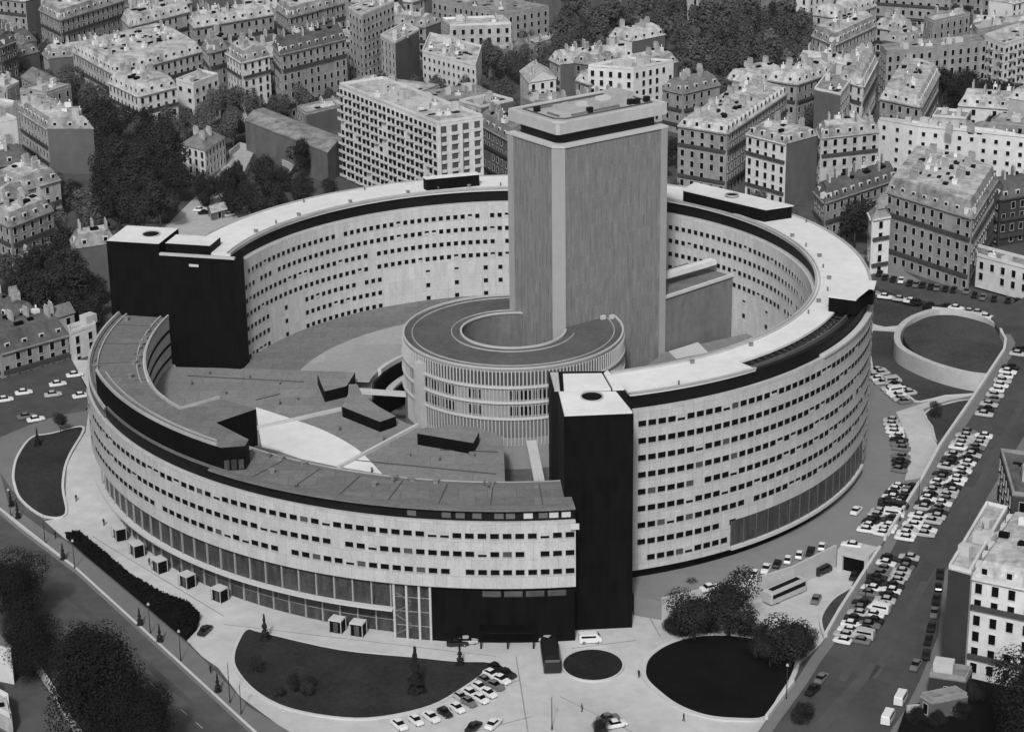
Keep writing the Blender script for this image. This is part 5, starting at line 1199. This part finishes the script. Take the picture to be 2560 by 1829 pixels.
# ================================================================== CARS, PEOPLE, LAMPS, KIOSKS
CR = random.Random(5)
def tone(wts=(6, 5, 4, 4)): return CR.choices(('white', 'pale', 'grey', 'black'), wts)[0]
def row(p0, p1, place, group, zf_, gap=2.35, rel=90, jit=0.16, wheels=False, wts=(6, 5, 4, 4), tones=None, skip=0.06, n=None):
    a, c = zf_(*p0), zf_(*p1); d = Vector((c.x-a.x, c.y-a.y)); L = d.length; d.normalize(); n = n or max(1, int(L/gap)+1); head = math.degrees(math.atan2(d.y, d.x))
    for i in range(n):
        if CR.random() < skip: continue
        s = (i/(max(1, n-1)))*L; x, y = a.x+d.x*s+CR.uniform(-jit, jit), a.y+d.y*s+CR.uniform(-jit, jit)
        tn = tones[i % len(tones)] if tones else tone(wts); kd = CR.choices(('saloon', 'small', 'van'), (6, 3, .5))[0]
        z = zf_(x, y, True)
        car((x, y, z), head+rel+CR.uniform(-4, 4)+CR.choice((0, 180)), tn, f'{TW[tn]} {"van" if kd == "van" else ("small car" if kd == "small" else "saloon car")} {place}', group, kd, wheels)
def Zav(x, y, world=False): return z_av(y)+0.01 if world else at_av(x, y)
def Zter(x, y, world=False): return T+0.01 if world else at(x, y, T)
def Zfr(x, y, world=False): return z_gr(x, y)+0.04 if world else at_gr(x, y)
def Zcs(x, y, world=False): return z_cs(x, y)+0.02 if world else at(x, y, 7.3)
row((2222, 1401), (2106, 1606), 'in the inner row along the lower avenue balustrade', 'cars in the lower avenue inner row', Zav, 2.1, skip=0.06)
row((2274, 1399), (2150, 1606), 'in the outer row of the lower avenue parking', 'cars in the lower avenue outer row', Zav, 2.1, skip=0.06)
row((2418, 1085), (2262, 1350), 'in the inner row along the upper avenue balustrade', 'cars in the upper avenue inner row', Zav, 2.1, skip=0.06)
row((2462, 1085), (2312, 1340), 'in the outer row of the upper avenue parking', 'cars in the upper avenue outer row', Zav, 2.1, skip=0.06)
row((2552, 878), (2460, 1040), 'in the single file at the top of the avenue', 'cars at the top of the avenue', Zav, 2.9)
row((2056, 1700), (2030, 1730), 'parked alone at the bottom of the avenue kerb', 'cars at the bottom of the avenue', Zav, 4.5, rel=0)
row((2290, 1668), (2268, 1708), 'by the right avenue kerb above the white vans', 'cars by the right avenue kerb', Zav, 4.8, rel=0)
for (x, y), k in zip(((2252, 1752), (2220, 1800)), ('upper', 'lower')):
    p = at_av(x, y); car(p, 66, 'white', f'white van by the right kerb of the avenue, {k} of the two', 'white vans on the avenue', 'van', True, 'parked_van', 'van')
row((2350, 1440), (2316, 1640), 'along the kerb below the black-sided block', 'cars along the kerb below the black-sided block', Zav, 4.6, rel=0, wts=(2, 2, 3, 5))
row((2278, 1222), (2205, 1338), 'in the right row of the terrace car park', 'cars in the right terrace row', Zter, 1.95, skip=0.02, wts=(4, 3, 3, 6))
row((2248, 1222), (2168, 1330), 'in the left row of the terrace car park', 'cars in the left terrace row', Zter, 1.95, skip=0.02, wts=(4, 3, 3, 6))
row((2228, 1055), (2254, 1125), 'in the curved file beside the terrace path, upper part', 'cars in the curved file', Zter, 2.3, wts=(2, 2, 4, 4), rel=75)
row((2255, 1135), (2246, 1190), 'in the curved file beside the terrace path, lower part', 'cars in the curved file', Zter, 2.3, wts=(2, 2, 4, 4), rel=75)
row((2186, 944), (2262, 1008), 'in the near row below the lower lawn wall', 'cars below the lower lawn', Zter, 2.0)
row((2196, 930), (2278, 994), 'in the far row below the lower lawn wall', 'cars below the lower lawn', Zter, 2.0)
row((1885, 1438), (2055, 1371), 'on the terrace edge above the coach court', 'cars on the edge above the coach court', Zter, 2.9, rel=35, tones=('white', 'white', 'black', 'white', 'white', 'black', 'white'), wheels=True, skip=0)
car(at(2141, 1281, T), 60, 'white', 'white car driving alone on the terrace road', 'cars moving on the terrace', wheels=True, name='car')
car(at(2128, 1367, T), 160, 'white', 'white car at the top of the garage portal', 'cars moving on the terrace', wheels=True, name='car')
car(at(2056, 1432, 0), 40, 'black', 'large black van in the coach court', None, 'van', True, 'parked_van', 'van')
car(at(2040, 1502, 0), 70, 'grey', 'grey car beside the small triangular lawn', None, wheels=True)
car(at(2136, 1443, 0), 70, 'black', 'dark car near the garage opening', None, wheels=True)
car(at(1775, 1474, T), 25, 'white', 'white car behind the ragged trees on the terrace edge', None, wheels=True)
for i, (x, y) in enumerate([(1266, 1688), (1252, 1703), (1237, 1718), (1222, 1738), (1202, 1752), (1172, 1760), (1143, 1775), (1112, 1786), (1078, 1797), (1040, 1806), (998, 1816)]):
    tn = ('black', 'white', 'grey', 'white', 'white', 'grey', 'white', 'black', 'white', 'white', 'white')[i]
    car(at(x, y, 0.04), -42-i*1.5, tn, f'{TW[tn]} car parked slanting in the outer row round the front lawn', 'cars in the outer row by the front lawn', CR.choice(('saloon', 'small')), True)
for i, (x, y) in enumerate([(1240, 1674), (1228, 1690), (1213, 1706), (1199, 1722), (1176, 1737), (1152, 1747)]):
    tn = ('black', 'white', 'grey', 'white', 'white', 'pale')[i]
    car(at(x, y, 0.04), -42-i*2, tn, f'{TW[tn]} car parked slanting against the front lawn kerb', 'cars in the inner row by the front lawn', CR.choice(('saloon', 'small')), True)
for x, y, tn, an, lb in ((1184, 1822, 'black', 60, 'black car at the bottom edge below the front lawn cars'), (1234, 1814, 'white', 60, 'white car at the bottom edge below the forecourt'), (1540, 1815, 'white', 20, 'white car at the bottom edge left of the round planting'), (1520, 1800, 'grey', 20, 'grey car at the bottom edge left of the round planting'),
                         (1144, 1612, 'black', 2, 'black car in front of the black clad end'), (1168, 1607, 'pale', 2, 'light grey car tucked beside the porch of the black end'), (1365, 1603, 'pale', 150, 'light grey car at the corner of the black end block'),
                         (513, 1580, 'black', 70, 'black car with pale bonnet on the driveway at the hedge end')):
    car(at(x, y, 0.04), an, tn, lb, None, wheels=True)
car(at(1476, 1604, 0.04), 5, 'white', 'long white van below the black end block', None, 'van', True, 'parked_van', 'van')
for x, y, tn, an, lb in ((145, 964, 'white', 20, 'white car parked before the sooty terrace, nearer the ring'), (60, 985, 'white', 20, 'white car parked before the sooty terrace, middle of the street'), (133, 990, 'pale', 20, 'light grey car driving in the left street'), (203, 993, 'white', 25, 'white car turning beside the low ring'),
                         (187, 941, 'white', 20, 'white car at the corner of the short end house'), (12, 1003, 'white', 20, 'white car at the left edge of the street'), (90, 1052, 'white', 25, 'white car on the street above the side lawn'), (66, 1045, 'grey', 25, 'grey car on the street above the side lawn'), (248, 748, 'white', 20, 'white car below the black trees')):
    car(at_gr(x, y, 0.04), an, tn, lb, None, 'saloon', True)
def zl(x, y): return (2100+x/2.461, 640+y/2.461)
for (x, y) in ((245, 75), (280, 100), (330, 115), (380, 125), (430, 145), (470, 155), (510, 163), (560, 175), (600, 185), (650, 195), (700, 205), (780, 218), (830, 245), (880, 262), (950, 275), (1035, 290), (1090, 300)):
    tn = tone((2, 2, 3, 6)); p = Zcs(*zl(x, y)); car((p.x, p.y, Zcs(p.x, p.y, True)), 70, tn, f'{TW[tn]} car parked before the houses across the back street', 'cars on the house side of the back street', wheels=False)
for (x, y) in ((280, 215), (370, 235), (440, 252), (480, 262), (560, 287), (660, 302), (715, 314), (800, 342), (850, 352), (900, 380), (1010, 402)):
    tn = tone((4, 3, 2, 3)); p = Zcs(*zl(x, y)); car((p.x, p.y, Zcs(p.x, p.y, True)), -22, tn, f'{TW[tn]} car on the lawn side of the back street', 'cars on the lawn side of the back street', wheels=False)
# coach in the lower court and a dark one by the oval bed
def coach(p, ang, L, dark, label):
    t = thing('coach', label, 'coach', tuple(p), math.radians(ang)); sec = lambda w_, z0, z1: [(-w_, z0), (w_, z0), (w_, z1-.3), (w_*.86, z1), (-w_*.86, z1), (-w_, z1-.3)]
    pm = PAINT['black'] if dark else PAINT['pale']
    b = MB(); loft(b, [(-L/2, sec(1.1, .5, 2.7)), (-L/2+.25, sec(1.22, .4, 2.95)), (L/2-.3, sec(1.22, .4, 2.95)), (L/2, sec(1.12, .5, 2.6))]); b.build('body', pm, t)
    b = MB(); loft(b, [(-L/2+.5, [(-1.25, 1.5), (1.25, 1.5), (1.25, 2.35), (-1.25, 2.35)]), (L/2-.6, [(-1.25, 1.5), (1.25, 1.5), (1.25, 2.4), (-1.25, 2.4)])]); b.build('windows', M_glass, t)
    b = MB(); b.prism([(-L/2+1, -.55), (L/2-1.4, -.55), (L/2-1.4, .55), (-L/2+1, .55)], 2.95, 3.05); b.build('roof_hatch', M_glass if not dark else PAINT['black'], t)
    for sx in (-L*.3, L*.32):
        for sy in (-1.05, 1.05): o_ = link('wheel', WHEEL, t, (sx, sy, .45)); o_.scale = (1.45, 1.6, 1.45)
    return t
p0, p1 = at(1925, 1508, 0), at(1998, 1476, 0)
coach((p0+p1)/2, math.degrees(math.atan2(p1.y-p0.y, p1.x-p0.x)), (p1-p0).length+2.0, False, 'pale coach with dark roof stripe standing in the lower court')
p0, p1 = at(1372, 1625, 0), at(1382, 1688, 0)
coach((p0+p1)/2+Vector((0, 0, .04)), math.degrees(math.atan2(p1.y-p0.y, p1.x-p0.x)), (p1-p0).length-1.0, True, 'black coach parked against the left side of the oval flower bed').scale = (1.05, 1.35, 1.0)
# entrance kiosks of the glazed hall
def kiosk(px, py, label):
    p = at_gr(px, py); a = math.degrees(math.atan2(p.y, p.x)); x, y = pol(95.9, a); t = thing('entrance_kiosk', label, 'kiosk', (x, y, z_gr(x, y)+0.03), math.radians(a+90), 'entrance kiosks along the glazed hall')
    b = MB(); b.box(0, 0.3, 0.1, 2.5, 2.2, 2.7); b.build('glazed_cabin', M_black, t)
    b = MB(); b.box(0, 0, 2.7, 2.7, 2.4, 2.95); b.build('roof', M_concrete_l, t)
    for sx in (-1.3, 1.3):
        for sy in (-1.15, 1.15): b = MB(); b.box(sx, sy, 0, 0.14, 0.14, 2.7); b.build('post', M_frame, t)
    b = MB(); b.box(0, -0.83, 0.1, 1.0, 0.06, 2.3); b.build('door', M_hallglass, t)
for i, (x, y) in enumerate(((309, 1332), (353, 1372), (408, 1412), (475, 1450), (553, 1486), (846, 1566), (900, 1572))):
    kiosk(x, y+13 if i < 5 else y+10, ('white-roofed entrance kiosk farthest left along the glazed hall', 'second white-roofed entrance kiosk from the left', 'third white-roofed entrance kiosk from the left', 'fourth white-roofed entrance kiosk from the left', 'fifth white-roofed entrance kiosk, last before the long gap', 'left kiosk of the pair near the stair glazing', 'right kiosk of the pair near the stair glazing')[i])
# street lamps
def lamp(p, h, label, grp):
    t = thing('street_lamp', label, 'street lamp', tuple(p), CR.uniform(0, 6), grp)
    b = MB(); b.tube((0, 0, 0), (0, 0, 1.0), .16, .10); b.tube((0, 0, 1.0), (0, 0, h), .09, .06); b.build('pole', mat('lamp_iron', 0.03, 0.1), t)
    b = MB(); b.tube((0, 0, h), (0, 0, h+.15), .08, .3, 8); b.tube((0, 0, h+.15), (0, 0, h+.55), .3, .16, 8, 0); b.build('lantern', mat('lamp_glass', 0.35, 0.1, 1, 0.4), t)
for i, (x, y) in enumerate(((113, 1358), (187, 1420), (376, 1582), (452, 1651), (575, 1755), (603, 1783), (27, 1290))):
    lamp(at_gr(x, y, 0.07), 6.0 if i != 4 else 8.0, 'dark iron street lamp on the quay sidewalk', 'street lamps along the quay')
for i, (x, y) in enumerate(((1042, 1700), (1380, 1822), (2296, 1262), (2163, 1497), (1966, 1745))):
    lamp(at_av(x, y, .08) if i > 1 else at(x, y, .05), 6.5, ('pale lamp post in front of the conifer', 'lamp post at the bottom of the forecourt', 'lamp post on the upper avenue sidewalk', 'lamp post on the lower avenue sidewalk', 'lamp post on the avenue near the round planting')[i], None)
# young street trees along the quay
for i, (x, y) in enumerate(((28, 1265), (45, 1295), (158, 1398), (350, 1562), (400, 1603), (545, 1728))):
    tree(at_gr(x, y, .07), K_con[0], 0.5, 'thin young tree planted on the quay sidewalk', 'young trees along the quay', 'young_tree', 1.0)
# people
def figure_mesh(name, stride, m_):
    J_ = {'pelvis': (0, 0, .95), 'chest': (0, 0.02, 1.32), 'neck': (0, .02, 1.5), 'head': (0, .04, 1.66), 'top': (0, .02, 1.76),
          'lsh': (.2, 0, 1.42), 'lel': (.26, -.05*stride, 1.14), 'lha': (.25, .16*stride+.04, .90), 'rsh': (-.2, 0, 1.42), 'rel': (-.26, .05*stride, 1.14), 'rha': (-.25, -.12*stride+.04, .90),
          'lhp': (.1, 0, .9), 'lkn': (.1, .14*stride, .5), 'lan': (.1, .2*stride, .08), 'lto': (.1, .2*stride+.17, .04), 'rhp': (-.1, 0, .9), 'rkn': (-.1, -.04*stride, .5), 'ran': (-.1, -.26*stride, .1), 'rto': (-.1, -.26*stride+.17, .05)}
    E_ = [('pelvis', 'chest'), ('chest', 'neck'), ('neck', 'head'), ('head', 'top'), ('chest', 'lsh'), ('lsh', 'lel'), ('lel', 'lha'), ('chest', 'rsh'), ('rsh', 'rel'), ('rel', 'rha'), ('pelvis', 'lhp'), ('lhp', 'lkn'), ('lkn', 'lan'), ('lan', 'lto'), ('pelvis', 'rhp'), ('rhp', 'rkn'), ('rkn', 'ran'), ('ran', 'rto')]
    RD = {'pelvis': .15, 'chest': .17, 'neck': .06, 'head': .11, 'top': .07, 'lsh': .075, 'rsh': .075, 'lel': .05, 'rel': .05, 'lha': .04, 'rha': .04, 'lhp': .1, 'rhp': .1, 'lkn': .07, 'rkn': .07, 'lan': .05, 'ran': .05, 'lto': .04, 'rto': .04}
    ks = list(J_); me = bpy.data.meshes.new(name); me.from_pydata([J_[k] for k in ks], [(ks.index(a), ks.index(c)) for a, c in E_], [])
    o_ = bpy.data.objects.new(name, me); COL.objects.link(o_); md = o_.modifiers.new('skin', 'SKIN'); sub = o_.modifiers.new('sub', 'SUBSURF'); sub.levels = 1; sub.render_levels = 1
    for i, k in enumerate(ks): me.skin_vertices[0].data[i].radius = (RD[k], RD[k])
    me.skin_vertices[0].data[0].use_root = True
    dg = bpy.context.evaluated_depsgraph_get(); m2 = bpy.data.meshes.new_from_object(o_.evaluated_get(dg)); bpy.data.objects.remove(o_); m2.materials.clear(); m2.materials.append(m_); m2.name = name
    return m2
M_cloth = mat('dark_clothing', 0.02, 0.2, 3)
FIG = [figure_mesh('person', 0.0, M_cloth), figure_mesh('person', 1.0, M_cloth)]
for i, (x, y, an, k, lb) in enumerate(((191, 1253, 20, 1, 'person in dark clothes walking between the side lawn and the low ring'), (260, 1313, 160, 0, 'person in dark clothes standing near the first kiosk'), (139, 1346, 60, 0, 'person in dark clothes standing at the hedge tip'), (374, 1412, 200, 0, 'person in dark clothes standing left of the third kiosk'),
    (527, 1682, 30, 1, 'person in dark clothes walking by the quay at the driveway mouth'), (1455, 1778, 100, 0, 'person in dark clothes standing at the bottom of the forecourt'), (1606, 1530, 0, 1, 'person in dark clothes walking beside the black end block'), (1709, 1802, 250, 1, 'person in dark clothes walking below the round planting'), (450, 1437, 90, 0, 'person in dark clothes standing left of the fourth kiosk'), (1597, 1693, 140, 0, 'person in dark clothes standing at the left kerb of the round planting'))):
    p = at_gr(x, y, 0.05); o_ = link('person', FIG[k], None, p, math.radians(an)); tag(o_, lb, 'person')

# ================================================================== THE AIR
b = MB(); b.box(0, 700, -1.9, 5600, 5000, 235); hz = b.build('haze', None)
hm = bpy.data.materials.new('haze'); hm.use_nodes = True; hn = hm.node_tree
for n_ in list(hn.nodes): hn.nodes.remove(n_)
out = hn.nodes.new('ShaderNodeOutputMaterial'); pv = hn.nodes.new('ShaderNodeVolumePrincipled')
pv.inputs['Color'].default_value = (0.9, 0.9, 0.9, 1); pv.inputs['Density'].default_value = 0.000025; pv.inputs['Anisotropy'].default_value = 0.2
hn.links.new(pv.outputs[0], out.inputs['Volume'])
hz.data.materials.clear(); hz.data.materials.append(hm); hz['kind'] = 'stuff'
